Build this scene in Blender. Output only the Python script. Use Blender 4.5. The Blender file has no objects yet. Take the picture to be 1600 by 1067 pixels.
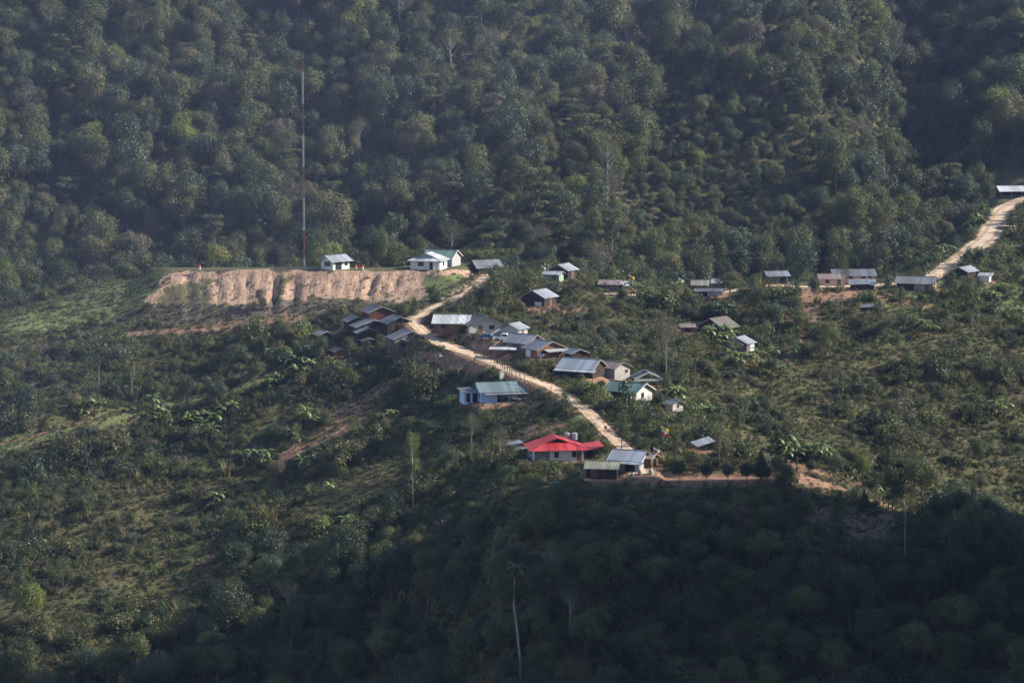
SKY_STRENGTH = .11; SUN_STRENGTH = 5.0; EXPOSURE = 1.03; HAZE = .00008
import bpy, math, random
import numpy as np
from mathutils import Vector, Matrix
random.seed(7); rng = np.random.default_rng(11)
R = math.radians
scene = bpy.context.scene
COL = scene.collection

# ------------------------------------------------------------------ camera model (units: metres, photo pixels 1600 x 1067)
F = 4500.0; PITCH = R(7.0); CP, SP = math.cos(PITCH), math.sin(PITCH)
def ray(u, v):
    """direction through a pixel scaled so that its y (distance) component is 1"""
    cx = (u - 800.0) / F; cy = -(v - 533.5) / F
    y = CP + cy * SP; z = -SP + cy * CP
    return cx / y, z / y
def project(x, y, z):
    d = y * CP - z * SP
    return 800.0 + F * x / d, 533.5 - F * (y * SP + z * CP) / d

# ------------------------------------------------------------------ noise
_tab = rng.random((256, 256))
def vnoise(x, y):
    xi = np.floor(x).astype(int); yi = np.floor(y).astype(int)
    fx = x - xi; fy = y - yi
    fx = fx * fx * (3 - 2 * fx); fy = fy * fy * (3 - 2 * fy)
    a = _tab[xi & 255, yi & 255]; b = _tab[(xi + 1) & 255, yi & 255]
    c = _tab[xi & 255, (yi + 1) & 255]; d = _tab[(xi + 1) & 255, (yi + 1) & 255]
    return (a * (1 - fx) + b * fx) * (1 - fy) + (c * (1 - fx) + d * fx) * fy
def fbm(x, y, o=4):
    s = 0; a = .5; t = 0
    for k in range(o):
        s = s + a * vnoise(x + 17.3 * k, y + 9.1 * k); t += a; a *= .5; x = x * 2.03; y = y * 2.03
    return s / t
def sstep(a, b, x):
    t = np.clip((x - a) / (b - a), 0, 1); return t * t * (3 - 2 * t)

# ------------------------------------------------------------------ terrain: control points (pixel, pixel, distance)
CPTS = [
 # left side, meadow, track, bushy slope, near slope
 (-250,560,770),(-250,760,690),(-250,960,630),(-250,1180,570),
 (0,488,762),(0,520,741),(0,600,712),(0,690,684),(0,770,662),(0,860,637),(0,960,610),(0,1067,586),
 (130,446,775),(120,520,742),(120,665,688),(200,505,745),(200,600,713),(230,640,700),(200,760,665),(200,900,624),(200,1067,582),
 (330,560,726),(400,600,704),(330,700,680),(400,800,645),(330,960,606),(400,1067,578),
 # village spine, west flank
 (250,478,752),(420,490,745),(560,476,746),(500,540,722),(520,620,690),(560,700,660),(560,800,626),(560,900,598),(560,1067,566),
 (640,560,704),(660,640,672),(690,720,640),(700,790,606),(700,900,582),(700,1067,556),
 # road up and down
 (650,500,718),(690,478,730),(745,445,752),(760,428,772),(680,530,700),(740,555,684),(820,588,660),(900,628,640),(950,676,622),(985,710,606),
 (750,630,655),(760,700,634),(850,640,644),(850,722,604),(870,748,596),
 (940,745,592),(1040,750,590),(1110,752,590),(800,760,592),(880,780,583),(1000,775,583),(1120,775,584),
 (800,860,568),(800,960,552),(800,1067,537),(1000,860,568),(1000,960,553),(1000,1067,538),
 (1200,800,582),(1200,900,565),(1200,1067,540),(1330,800,588),(1380,900,568),(1400,1067,541),(1600,850,584),(1600,950,563),(1600,1067,545),(1850,1000,560),(1850,1180,530),
 # spine going right and down
 (1150,690,632),(1230,730,616),(1320,760,606),(1400,790,600),
 # middle right basin
 (820,500,716),(900,480,728),(860,540,696),(960,520,712),(980,600,664),(1000,640,650),(1060,560,696),(1100,620,674),(1150,560,702),(1200,620,684),
 (1300,560,706),(1300,640,682),(1300,700,664),(1400,600,696),(1420,700,668),(1480,760,652),(1600,600,700),(1600,700,675),(1600,770,660),(1850,700,690),
 # ridge line
 (800,434,762),(880,436,766),(960,452,758),(1060,458,754),(1120,460,750),(1200,444,762),(1260,447,758),(1350,448,758),(1450,440,766),(1480,415,790),(1510,394,808),(1540,372,826),(1562,340,850),(1600,311,880),(1700,270,930),
 (1230,500,728),(1400,480,738),(1500,480,742),(1600,480,750),(1600,400,800),(1500,440,764),(1850,450,820),
]
XC = []; ZC = []
for (u, v, D) in CPTS:
    a, b = ray(u, v); XC.append((a * D, D)); ZC.append(b * D)
def hid(x, y, z): XC.append((x, y)); ZC.append(z)
# hidden ground: behind the ridge, behind the front spur, near the camera's valley
for x, y, z in [(-170,810,-103),(-130,812,-98),(-90,825,-92),(-40,825,-92),(0,806,-90),(20,800,-92),(45,795,-94),(70,790,-92),(92,800,-88),(112,826,-84),(125,850,-80),(150,930,-74),(190,980,-70),
                (95,632,-119),(120,620,-119),(60,640,-112),(-120,500,-160),(0,480,-160),(120,490,-158),(-150,900,-110),(0,900,-105),(100,900,-100)]: hid(x, y, z)
XC = np.array(XC); ZC = np.array(ZC)
def _k(r2): return .5 * r2 * np.log(r2 + 1e-6)
_S = 100.0
def _solve():
    P = XC / _S; n = len(P)
    r2 = ((P[:, None] - P[None]) ** 2).sum(-1)
    A = _k(r2) + np.eye(n) * .0006
    Q = np.c_[np.ones(n), P]
    M = np.block([[A, Q], [Q.T, np.zeros((3, 3))]])
    s = np.linalg.solve(M, np.r_[ZC, 0, 0, 0]); return s[:n], s[n:]
_w, _a = _solve()
def hill(x, y):
    x = np.clip(x, -190, 190); y = np.clip(y, 480, 930)
    P = np.stack([x, y], -1) / _S
    out = _a[0] + _a[1] * P[..., 0] + _a[2] * P[..., 1]
    for i in range(len(XC)):
        r2 = (P[..., 0] - XC[i, 0] / _S) ** 2 + (P[..., 1] - XC[i, 1] / _S) ** 2
        out = out + _w[i] * _k(r2)
    return out
def mountain(x, y):
    y0 = 838 + 55 * sstep(60, 190, x) + 4 * np.sin(x / 23.)
    z = -100 + .53 * (y - y0)
    # spurs and gullies; the deep gully on the right throws its far side into shade
    s = x + .25 * (y - 900)
    z = z + 3.2 * np.sin(s / 17.0 + 1.0) * sstep(-110, 40, y - y0) + 2.5 * np.sin(s / 31. + 2.4)
    g = x - (131 + .10 * (y - 900))
    z = z - 14 * np.exp(-(np.minimum(g, 0) / 16.) ** 2) * np.exp(-(np.maximum(g, 0) / 15.) ** 2) * sstep(0, 60, y - y0)
    z = z + 20 * sstep(2, 48, g) * sstep(0, 60, y - y0)
    z = z + 7 * (fbm(x / 30. + 5, y / 30. + 3) - .5)
    return np.minimum(z, 150 + 0 * z)
# sun: from the right, a little towards the camera side
SUN_AZ = R(-3.0); SUN_EL = R(31.0)
SX, SY, SZ = math.cos(SUN_AZ) * math.cos(SUN_EL), -math.sin(SUN_AZ) * math.cos(SUN_EL), math.sin(SUN_EL)
# unseen hill added off frame on the right, its crest shaped to shade the near slope
_cT = math.tan(SUN_AZ)
_cc = np.array([200, 430, 545, 570, 582, 588, 593, 598, 606, 640.]); _ch = np.array([150, 145, 140, 118, 96, 62, -5, -62, -120, -170.])
def shade_hill(x, y):
    c = y + _cT * x
    top = np.interp(c, _cc, _ch)
    d = np.abs(x - 270) / np.where(x < 270, 145., 300.)
    return top - (np.maximum(top, -160) + 175) * np.minimum(d, 3) ** 1.1
# plateau with its bank
PLZ = ray(500, 423)[1] * 760
PLA = (ray(262, 423)[0] * 764, 764.0); PLB = (ray(700, 424)[0] * 762, 762.0)
PL = [PLA, (-50., 760.), PLB, (ray(735, 424)[0] * 768, 770.), (-11., 783.), (-27., 782.), (-31., 769.5), (-95., 769.5)]
def poly_dist(x, y, poly):
    d = np.full(np.shape(x), 1e9); inside = np.zeros(np.shape(x), bool)
    n = len(poly)
    for i in range(n):
        ax, ay = poly[i]; bx, by = poly[(i + 1) % n]
        ex, ey = bx - ax, by - ay
        t = np.clip(((x - ax) * ex + (y - ay) * ey) / (ex * ex + ey * ey), 0, 1)
        d = np.minimum(d, np.hypot(x - ax - t * ex, y - ay - t * ey))
        cond = ((ay > y) != (by > y)) & (x < (bx - ax) * (y - ay) / (by - ay + 1e-12) + ax)
        inside ^= cond
    return np.where(inside, -d, d)
def smax(a, b, k):
    h = np.clip(.5 + .5 * (a - b) / k, 0, 1); return b + (a - b) * h + k * h * (1 - h)
def H0(x, y):
    h = hill(x, y)
    h = h + .9 * (fbm(x / 9., y / 9.) - .5) * 1.6
    q_ = y - .30 * x + 6 * (fbm(x / 25., y / 25.) - .5)
    h = h + (1.5 * np.sin(q_ / 4.9) + .8 * np.sin(q_ / 2.3 + 1)) * sstep(-20, -45, x) * sstep(716, 700, y)
    h = h + 3.0 * (fbm(x / 19. + 4, y / 15.) - .5) * sstep(730, 700, y) * (1 - np.exp(-((x + 5 - (640 - y) * .1) / 40.) ** 2) * .8)
    t_ = y - (684 + .48 * (x + 121.6)); h = h + (2.4 * np.exp(-(t_ / 5.) ** 2) - 3.6 * np.exp(-((t_ + 13) / 8.) ** 2)) * sstep(-48, -66, x)
    dp = poly_dist(x, y, PL)
    # run-off gullies cut into the bank
    gx = x + .25 * (760 - y) * np.clip((x + 60) / 40, -.6, 1) + 1.2 * (fbm(x / 5., y / 5.) - .5)
    big = np.zeros(np.shape(x))
    for cxx, wd, dep in [(-86, 1.0, .8), (-82, .4, .5), (-78, .5, .6), (-73.5, .35, .5), (-70, .6, .7), (-66, .4, .45), (-62.5, .9, 1.5), (-57.5, 1.6, 1.2), (-53, .35, .5), (-50, .5, .4), (-47, .5, .7), (-43, .35, .5), (-40, .5, .7), (-36.5, .9, 1.3), (-33, .4, .5), (-30, .7, 1.0), (-27, .35, .4), (-24, .5, .6), (-21, .35, .4), (-18, .8, .8), (-15, .4, .4)]:
        big = big + 1.35 * dep * np.exp(-((gx - cxx) / wd) ** 2)
    small = .30 * np.abs(np.sin(gx * 2.7 + 4 * fbm(x / 6., y / 12.))) ** .7 + .5 * (fbm(x / 2.2, y / 4.) - .5)
    bank = PLZ - .57 * np.maximum(dp, 0) - (big + small) * sstep(.1, 2.5, dp) * (1 - .5 * sstep(9, 14, dp))
    near = sstep(30, 22, dp)
    h = np.where(dp < 30, smax(h, bank, .6) * near + h * (1 - near), h)
    h = np.where(dp < 0, PLZ, h)
    m = mountain(x, y)
    h = smax(h, m, 4.0)
    return smax(h, shade_hill(x, y), 3.0)
def at(u, v, f=None, y0=470, y1=1100):
    f = f or H0
    a, b = ray(u, v)
    ys = np.arange(y0, y1, 1.0); hs = f(a * ys, ys); d = b * ys - hs
    yl = np.interp(u, [-100, 740, 1400, 1480, 1600, 1700], [800, 792, 782, 812, 900, 945])
    i = np.argmax(d < 0)
    if d[i] >= 0 or ys[i] > yl:      # the ray skims over the crest: stand the thing on the crest itself
        m = (ys > yl - 75) & (ys < yl); k = np.where(m)[0][np.argmin(d[m])]; return np.array([a * ys[k], ys[k], hs[k]])
    if d[i] >= 0: i = len(ys) - 1
    if i == 0: i = 1
    t = d[i - 1] / (d[i - 1] - d[i] + 1e-9); Y = ys[i - 1] + t
    return np.array([a * Y, Y, b * Y])

# ------------------------------------------------------------------ pads and roads
PADS = []   # cx, cy, z, hx, hy, yaw
def pad(cx, cy, z, hx, hy, yaw, blend=3.0): PADS.append((cx, cy, z, hx, hy, yaw, blend))
ROADS = []
def road_line(pts, step=1.5):
    P = [at(u, v) for u, v in pts]
    P = np.array(P)
    # smooth resample
    out = []
    n = len(P)
    for i in range(n - 1):
        p0 = P[max(i - 1, 0)]; p1 = P[i]; p2 = P[i + 1]; p3 = P[min(i + 2, n - 1)]
        L = np.linalg.norm(p2[:2] - p1[:2]); m = max(1, int(L / step))
        for k in range(m):
            t = k / m
            out.append(.5 * ((2 * p1) + (-p0 + p2) * t + (2 * p0 - 5 * p1 + 4 * p2 - p3) * t * t + (-p0 + 3 * p1 - 3 * p2 + p3) * t ** 3))
    out.append(P[-1]); out = np.array(out)
    z = out[:, 2].copy()
    for _ in range(12): z[1:-1] = (z[:-2] + z[1:-1] * 2 + z[2:]) / 4
    out[:, 2] = z
    return out
def stamp(x, y, h):
    for cx, cy, z, hx, hy, yaw, bl in PADS:
        c, s = math.cos(yaw), math.sin(yaw); rr = math.hypot(hx, hy) + bl + 2
        m = (np.abs(x - cx) < rr) & (np.abs(y - cy) < rr)
        if not m.any(): continue
        dx, dy = x[m] - cx, y[m] - cy
        lx, ly = dx * c + dy * s, -dx * s + dy * c
        d = np.hypot(np.maximum(np.abs(lx) - hx, 0), np.maximum(np.abs(ly) - hy, 0))
        w = 1 - sstep(.6, bl + .6, d)
        h[m] = h[m] * (1 - w) + z * w
    for P, hw in ROADS:
        x0, y0 = P[:, 0].min() - 9, P[:, 1].min() - 9; x1, y1 = P[:, 0].max() + 9, P[:, 1].max() + 9
        m = (x > x0) & (x < x1) & (y > y0) & (y < y1)
        if not m.any(): continue
        xs, ys, hs = x[m], y[m], h[m]
        best = np.full(xs.shape, 1e9); bz = np.zeros(xs.shape)
        for i in range(len(P) - 1):
            ex, ey = P[i + 1, 0] - P[i, 0], P[i + 1, 1] - P[i, 1]
            t = np.clip(((xs - P[i, 0]) * ex + (ys - P[i, 1]) * ey) / (ex * ex + ey * ey + 1e-9), 0, 1)
            d = np.hypot(xs - P[i, 0] - t * ex, ys - P[i, 1] - t * ey)
            b = d < best; best = np.where(b, d, best); bz = np.where(b, P[i, 2] + t * (P[i + 1, 2] - P[i, 2]), bz)
        w = 1 - sstep(hw + .8, hw + 3.2, best)
        h[m] = hs * (1 - w) + (bz - .02) * w
    return h
def H(x, y):
    x = np.atleast_1d(np.asarray(x, float)); y = np.atleast_1d(np.asarray(y, float))
    return stamp(x, y, H0(x, y))
def inpoly(u, v, poly):
    return poly_dist(u, v, poly) < 0
# ------------------------------------------------------------------ materials
def newmat(name):
    m = bpy.data.materials.new(name); m.use_nodes = True
    nt = m.node_tree; nt.nodes.clear(); return m, nt
def N(nt, t, **kw):
    n = nt.nodes.new(t)
    for k, v in kw.items():
        if k.startswith('i_'): n.inputs[k[2:].replace('_', ' ')].default_value = v
        else: setattr(n, k, v)
    return n
def link(nt, a, ao, b, bi): nt.links.new(a.outputs[ao], b.inputs[bi])
def noise(nt, scale, detail=4, vec=None, rough=.6):
    n = N(nt, 'ShaderNodeTexNoise'); n.inputs['Scale'].default_value = scale; n.inputs['Detail'].default_value = detail; n.inputs['Roughness'].default_value = rough
    if vec is not None: nt.links.new(vec, n.inputs['Vector'])
    return n
def mixc(nt, fac, a, b):
    n = N(nt, 'ShaderNodeMix', data_type='RGBA')
    for s, i in ((fac, 0), (a, 6), (b, 7)):
        if isinstance(s, (int, float)): n.inputs[i].default_value = s
        elif isinstance(s, tuple): n.inputs[i].default_value = (*s, 1)
        else: nt.links.new(s, n.inputs[i])
    return n.outputs[2]
def math_(nt, op, a, b=0.0, clamp=False):
    n = N(nt, 'ShaderNodeMath', operation=op, use_clamp=clamp)
    for s, i in ((a, 0), (b, 1)):
        if isinstance(s, (int, float)): n.inputs[i].default_value = s
        else: nt.links.new(s, n.inputs[i])
    return n.outputs[0]
def ramp(nt, fac, stops):
    n = N(nt, 'ShaderNodeValToRGB'); cr = n.color_ramp
    while len(cr.elements) < len(stops): cr.elements.new(.5)
    for e, (p, c) in zip(cr.elements, stops): e.position = p; e.color = (*c, 1)
    nt.links.new(fac, n.inputs[0]); return n.outputs[0]
def finish(m, nt, col, rough=.9, bump=None, bd=.3, metallic=0.0, spec=.3):
    p = N(nt, 'ShaderNodeBsdfPrincipled'); o = N(nt, 'ShaderNodeOutputMaterial')
    if isinstance(col, tuple): p.inputs['Base Color'].default_value = (*col, 1)
    else: nt.links.new(col, p.inputs['Base Color'])
    if isinstance(rough, (int, float)): p.inputs['Roughness'].default_value = rough
    else: nt.links.new(rough, p.inputs['Roughness'])
    p.inputs['Metallic'].default_value = metallic; p.inputs['Specular IOR Level'].default_value = spec
    if bump is not None:
        b = N(nt, 'ShaderNodeBump'); b.inputs['Strength'].default_value = 1; b.inputs['Distance'].default_value = bd
        nt.links.new(bump, b.inputs['Height']); nt.links.new(b.outputs[0], p.inputs['Normal'])
    nt.links.new(p.outputs[0], o.inputs[0]); return m
def mat_ground():
    m, nt = newmat('ground_cover')
    pos = N(nt, 'ShaderNodeNewGeometry').outputs['Position']
    def attr(n): return N(nt, 'ShaderNodeAttribute', attribute_name=n).outputs['Fac']
    n1 = noise(nt, .35, 6, pos).outputs[0]; n2 = noise(nt, 1.6, 5, pos).outputs[0]; n3 = noise(nt, .06, 3, pos).outputs[0]
    soil = ramp(nt, n2, [(.25, (.045, .035, .022)), (.55, (.09, .072, .045)), (.8, (.14, .11, .07))])
    green = ramp(nt, n2, [(.25, (.042, .048, .02)), (.5, (.088, .092, .038)), (.75, (.155, .148, .07))])
    base = mixc(nt, ramp(nt, n1, [(.38, (0, 0, 0)), (.6, (1, 1, 1))]), soil, green)
    mead = ramp(nt, n2, [(.25, (.065, .080, .030)), (.5, (.115, .130, .052)), (.8, (.19, .185, .09))])
    def mask(name, w=.5):
        t = math_(nt, 'ADD', attr(name), math_(nt, 'MULTIPLY', math_(nt, 'SUBTRACT', n2, .5), w * 2))
        t = math_(nt, 'ADD', t, math_(nt, 'MULTIPLY', math_(nt, 'SUBTRACT', n1, .5), w * 1.4))
        return ramp(nt, t, [(.42, (0, 0, 0)), (.58, (1, 1, 1))])
    c = mixc(nt, mask('meadow'), base, mead)
    ash = ramp(nt, n2, [(.3, (.05, .042, .032)), (.5, (.105, .085, .065)), (.7, (.19, .155, .12))])
    c = mixc(nt, mask('ash'), c, ash)
    red = ramp(nt, noise(nt, .8, 6, pos).outputs[0], [(.3, (.13, .075, .05)), (.5, (.22, .13, .085)), (.72, (.33, .205, .14))])
    c = mixc(nt, mask('red'), c, red)
    tan = ramp(nt, noise(nt, 1.1, 6, pos).outputs[0], [(.3, (.25, .162, .108)), (.5, (.345, .232, .16)), (.7, (.43, .305, .22))])
    mp = N(nt, 'ShaderNodeMapping'); mp.inputs['Scale'].default_value = (2.6, .35, .35); nt.links.new(pos, mp.inputs[0])
    st = noise(nt, 1.0, 4, mp.outputs[0]).outputs[0]
    tan = mixc(nt, ramp(nt, st, [(.36, (1, 1, 1)), (.47, (0, 0, 0))]), tan, (.19, .11, .07))
    c = mixc(nt, mask('tan', .28), c, tan)
    bump = math_(nt, 'ADD', n2, math_(nt, 'MULTIPLY', n1, 1.5))
    return finish(m, nt, c, .95, bump, .22, spec=.1)
def mat_road():
    m, nt = newmat('dirt_road')
    g = N(nt, 'ShaderNodeNewGeometry').outputs['Position']
    uv = N(nt, 'ShaderNodeUVMap').outputs[0]
    n1 = noise(nt, .5, 6, g).outputs[0]; n2 = noise(nt, 3, 5, g).outputs[0]
    c = ramp(nt, n1, [(.3, (.36, .24, .155)), (.5, (.52, .385, .265)), (.7, (.62, .49, .36))])
    sx = N(nt, 'ShaderNodeSeparateXYZ'); nt.links.new(uv, sx.inputs[0])
    w = math_(nt, 'ADD', sx.outputs[0], math_(nt, 'MULTIPLY', math_(nt, 'SUBTRACT', n1, .5), .35))
    rut = math_(nt, 'ABSOLUTE', math_(nt, 'SUBTRACT', math_(nt, 'ABSOLUTE', w), .42))
    mk = ramp(nt, rut, [(.06, (1, 1, 1)), (.16, (0, 0, 0))])
    c = mixc(nt, math_(nt, 'MULTIPLY', mk, math_(nt, 'MULTIPLY', n2, 1.15)), c, (.26, .17, .11))
    edge = ramp(nt, math_(nt, 'ADD', math_(nt, 'ABSOLUTE', sx.outputs[0]), math_(nt, 'MULTIPLY', math_(nt, 'SUBTRACT', n2, .5), .8)), [(.70, (0, 0, 0)), (.95, (1, 1, 1))])
    c = mixc(nt, edge, c, (.17, .12, .065))
    return finish(m, nt, c, .95, n2, .15, spec=.1)
def mat_metal(name, col, col2=None, rust=(.22, .10, .06), amt=.5, rough=.45, axis=0, metallic=.0, freq=1.0, spec=.5):
    """corrugated sheet: ribs run down the slope"""
    m, nt = newmat(name)
    tc = N(nt, 'ShaderNodeTexCoord').outputs['Object']
    sx = N(nt, 'ShaderNodeSeparateXYZ'); nt.links.new(tc, sx.inputs[0])
    wv = math_(nt, 'SINE', math_(nt, 'MULTIPLY', sx.outputs[axis], 6.2832 / .30 * freq))
    n1 = noise(nt, .7, 5, tc).outputs[0]; n2 = noise(nt, 4, 4, tc).outputs[0]
    # each sheet of the roof has weathered a little differently
    sh = N(nt, 'ShaderNodeTexWhiteNoise', noise_dimensions='1D'); nt.links.new(math_(nt, 'FLOOR', math_(nt, 'MULTIPLY', sx.outputs[axis], 1.1)), sh.inputs['W'])
    c = mixc(nt, sh.outputs['Value'], tuple(k * .66 for k in col), col2 or tuple(min(k * 1.15, .95) for k in col))
    t = math_(nt, 'ADD', math_(nt, 'MULTIPLY', n1, .7), math_(nt, 'MULTIPLY', n2, .3))
    c = mixc(nt, ramp(nt, t, [(.60 - .12 * amt, (0, 0, 0)), (.76 - .12 * amt, (amt, amt, amt))]), c, rust)
    c = mixc(nt, math_(nt, 'MULTIPLY', math_(nt, 'ADD', wv, 1), .12), c, tuple(k * .35 for k in col))
    return finish(m, nt, c, rough, wv, .05, metallic, spec)
def mat_wood(name, a, b, axis=0, width=.2):
    m, nt = newmat(name)
    tc = N(nt, 'ShaderNodeTexCoord').outputs['Object']
    sx = N(nt, 'ShaderNodeSeparateXYZ'); nt.links.new(tc, sx.inputs[0])
    s = math_(nt, 'MULTIPLY', math_(nt, 'ADD', sx.outputs[0], math_(nt, 'MULTIPLY', sx.outputs[1], 1.0)), 1 / width)
    wn = N(nt, 'ShaderNodeTexWhiteNoise', noise_dimensions='1D'); nt.links.new(math_(nt, 'FLOOR', s), wn.inputs['W'])
    mp = N(nt, 'ShaderNodeMapping'); mp.inputs['Scale'].default_value = (6, 6, .6); nt.links.new(tc, mp.inputs[0])
    g = noise(nt, 2, 5, mp.outputs[0]).outputs[0]
    t = math_(nt, 'ADD', math_(nt, 'MULTIPLY', wn.outputs['Value'], .6), math_(nt, 'MULTIPLY', g, .5))
    c = ramp(nt, t, [(.15, a), (.85, b)])
    fr = math_(nt, 'FRACT', s)
    c = mixc(nt, ramp(nt, fr, [(.0, (1, 1, 1)), (.08, (0, 0, 0))]), c, tuple(k * .3 for k in a))
    return finish(m, nt, c, .85, t, .02, spec=.15)
def mat_plain(name, col, var=.15, rough=.8, scale=1.2, dirt=(.25, .2, .14), dirtamt=.35, metallic=0., spec=.3):
    m, nt = newmat(name)
    tc = N(nt, 'ShaderNodeTexCoord').outputs['Object']
    n1 = noise(nt, scale, 5, tc).outputs[0]; n2 = noise(nt, scale * 6, 4, tc).outputs[0]
    c = mixc(nt, n2, tuple(k * (1 - var) for k in col), tuple(min(1, k * (1 + var)) for k in col))
    c = mixc(nt, ramp(nt, n1, [(.5, (0, 0, 0)), (.75, (dirtamt,) * 3)]), c, dirt)
    return finish(m, nt, c, rough, n2, .01, metallic, spec)
def mat_block(name, a, b):
    m, nt = newmat(name)
    tc = N(nt, 'ShaderNodeTexCoord').outputs['Object']
    sx = N(nt, 'ShaderNodeSeparateXYZ'); nt.links.new(tc, sx.inputs[0])
    cb = N(nt, 'ShaderNodeCombineXYZ'); nt.links.new(math_(nt, 'ADD', sx.outputs[0], sx.outputs[1]), cb.inputs[0]); nt.links.new(sx.outputs[2], cb.inputs[1])
    br = N(nt, 'ShaderNodeTexBrick'); br.inputs['Scale'].default_value = 1; br.inputs['Brick Width'].default_value = .4; br.inputs['Row Height'].default_value = .2; br.inputs['Mortar Size'].default_value = .015
    br.inputs['Color1'].default_value = (*a, 1); br.inputs['Color2'].default_value = (*b, 1); br.inputs['Mortar'].default_value = (*[k * .6 for k in a], 1)
    nt.links.new(cb.outputs[0], br.inputs['Vector'])
    n1 = noise(nt, 1.0, 5, tc).outputs[0]
    c = mixc(nt, ramp(nt, n1, [(.45, (0, 0, 0)), (.75, (.5, .5, .5))]), br.outputs[0], tuple(k * .55 for k in a))
    return finish(m, nt, c, .9, n1, .02, spec=.15)
def mat_leaf(name, stops, trans=.25, gloss=.25, obj_var=.5, dry=None):
    """foliage: tone differs from plant to plant and from leaf clump to leaf clump"""
    m, nt = newmat(name)
    oi = N(nt, 'ShaderNodeObjectInfo').outputs['Random']
    tn = N(nt, 'ShaderNodeAttribute', attribute_name='tone').outputs['Fac']
    t = math_(nt, 'ADD', math_(nt, 'MULTIPLY', oi, obj_var), math_(nt, 'MULTIPLY', tn, 1 - obj_var))
    c = ramp(nt, t, stops)
    d = N(nt, 'ShaderNodeBsdfPrincipled'); nt.links.new(c, d.inputs['Base Color']); d.inputs['Roughness'].default_value = .5; d.inputs['Specular IOR Level'].default_value = gloss
    tr = N(nt, 'ShaderNodeBsdfTranslucent'); nt.links.new(mixc(nt, .45, c, (.16, .2, .03)), tr.inputs[0])
    mx = N(nt, 'ShaderNodeMixShader'); mx.inputs[0].default_value = trans
    nt.links.new(d.outputs[0], mx.inputs[1]); nt.links.new(tr.outputs[0], mx.inputs[2])
    o = N(nt, 'ShaderNodeOutputMaterial'); nt.links.new(mx.outputs[0], o.inputs[0]); return m
M = {}
M['ground'] = mat_ground(); M['road'] = mat_road()
M['zinc'] = mat_metal('weathered_zinc_sheet', (.22, .235, .27), amt=.5)
M['zinc_bright'] = mat_metal('bright_zinc_sheet', (.38, .40, .44), amt=.15)
M['zinc_dark'] = mat_metal('dull_grey_sheet', (.14, .148, .17), amt=.4)
M['zinc_blue'] = mat_metal('blue_grey_sheet', (.24, .28, .35), amt=.3)
M['zinc_rust'] = mat_metal('rusty_sheet', (.27, .22, .21), rust=(.26, .12, .08), amt=1.0)
M['roof_white'] = mat_metal('white_roof_sheet', (.54, .55, .57), amt=.1, rough=.5)
M['roof_green'] = mat_metal('green_roof_sheet', (.085, .18, .16), amt=.12, rust=(.2, .28, .25))
M['roof_teal'] = mat_metal('faded_green_roof_sheet', (.17, .24, .245), amt=.12, rust=(.2, .28, .25))
M['roof_red'] = mat_metal('red_roof_sheet', (.52, .03, .04), (.62, .06, .065), amt=.4, rust=(.36, .10, .09), rough=.4)
M['roof_olive'] = mat_metal('olive_grey_sheet', (.26, .26, .19), amt=.4, rust=(.16, .13, .08))
M['thatch'] = mat_wood('old_thatch', (.07, .065, .06), (.17, .15, .13), width=.12)
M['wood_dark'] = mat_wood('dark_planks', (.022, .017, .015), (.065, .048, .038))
M['wood_grey'] = mat_wood('weathered_planks', (.09, .085, .08), (.22, .20, .19))
M['wood_brown'] = mat_wood('brown_planks', (.10, .055, .035), (.22, .13, .08))
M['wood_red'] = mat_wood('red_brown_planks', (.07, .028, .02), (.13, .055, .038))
M['bamboo'] = mat_wood('woven_bamboo', (.26, .17, .14), (.42, .31, .27), width=.15)
M['white'] = mat_plain('white_plaster', (.60, .60, .585), .06, dirtamt=.4)
M['offwhite'] = mat_plain('stained_plaster', (.50, .49, .46), .1, dirtamt=.5)
M['blue'] = mat_plain('pale_blue', (.42, .52, .76), .04, dirtamt=.1)  # even pale blue for house walls, barrel and washing
M['pink'] = mat_plain('pale_pink_plaster', (.52, .38, .33), .08, dirtamt=.3)
M['green'] = mat_wood('green_planks', (.12, .2, .14), (.34, .42, .33), width=.35)
M['greywall'] = mat_plain('grey_plaster', (.34, .34, .34), .1, dirtamt=.3)
M['block'] = mat_block('concrete_block', (.34, .31, .29), (.42, .39, .36))
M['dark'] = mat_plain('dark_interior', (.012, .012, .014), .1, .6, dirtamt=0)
M['glass'] = mat_plain('dark_glass', (.02, .025, .03), .1, .12, dirtamt=0, spec=.6)
M['trim'] = mat_plain('white_trim', (.55, .55, .55), .05, dirtamt=.1)
M['post'] = mat_wood('fence_wood', (.05, .04, .035), (.14, .11, .09))
M['concrete'] = mat_plain('concrete', (.33, .32, .30), .15, dirtamt=.3)
M['palewood'] = mat_wood('bleached_wood', (.2, .185, .165), (.36, .335, .30))
M['rubber'] = mat_plain('black_rubber', (.02, .02, .02), .1, .8, dirtamt=.1)
M['carwhite'] = mat_plain('white_car_paint', (.78, .79, .8), .01, .25, dirtamt=.05, spec=.6)
M['carblue'] = mat_plain('dark_blue_car_paint', (.05, .08, .17), .02, .25, dirtamt=.05, spec=.6)
M['carsilver'] = mat_plain('silver_car_paint', (.5, .52, .55), .02, .25, dirtamt=.05, spec=.6)
M['lamp'] = mat_plain('lamp_lens', (.7, .7, .65), .02, .15, dirtamt=0, spec=.7)
M['steel'] = mat_plain('galvanised_steel', (.38, .42, .46), .12, .35, dirtamt=.15, metallic=.5)
M['mastred'] = mat_plain('red_mast_paint', (.22, .085, .065), .1, .5, dirtamt=.1)
M['mastwhite'] = mat_plain('white_mast_paint', (.46, .455, .45), .05, .5, dirtamt=.1)
M['red'] = mat_plain('red_paint', (.6, .05, .03), .1, .6, dirtamt=.1)
M['yellow'] = mat_plain('yellow_cloth', (.65, .45, .05), .05, .8, dirtamt=.05)
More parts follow.
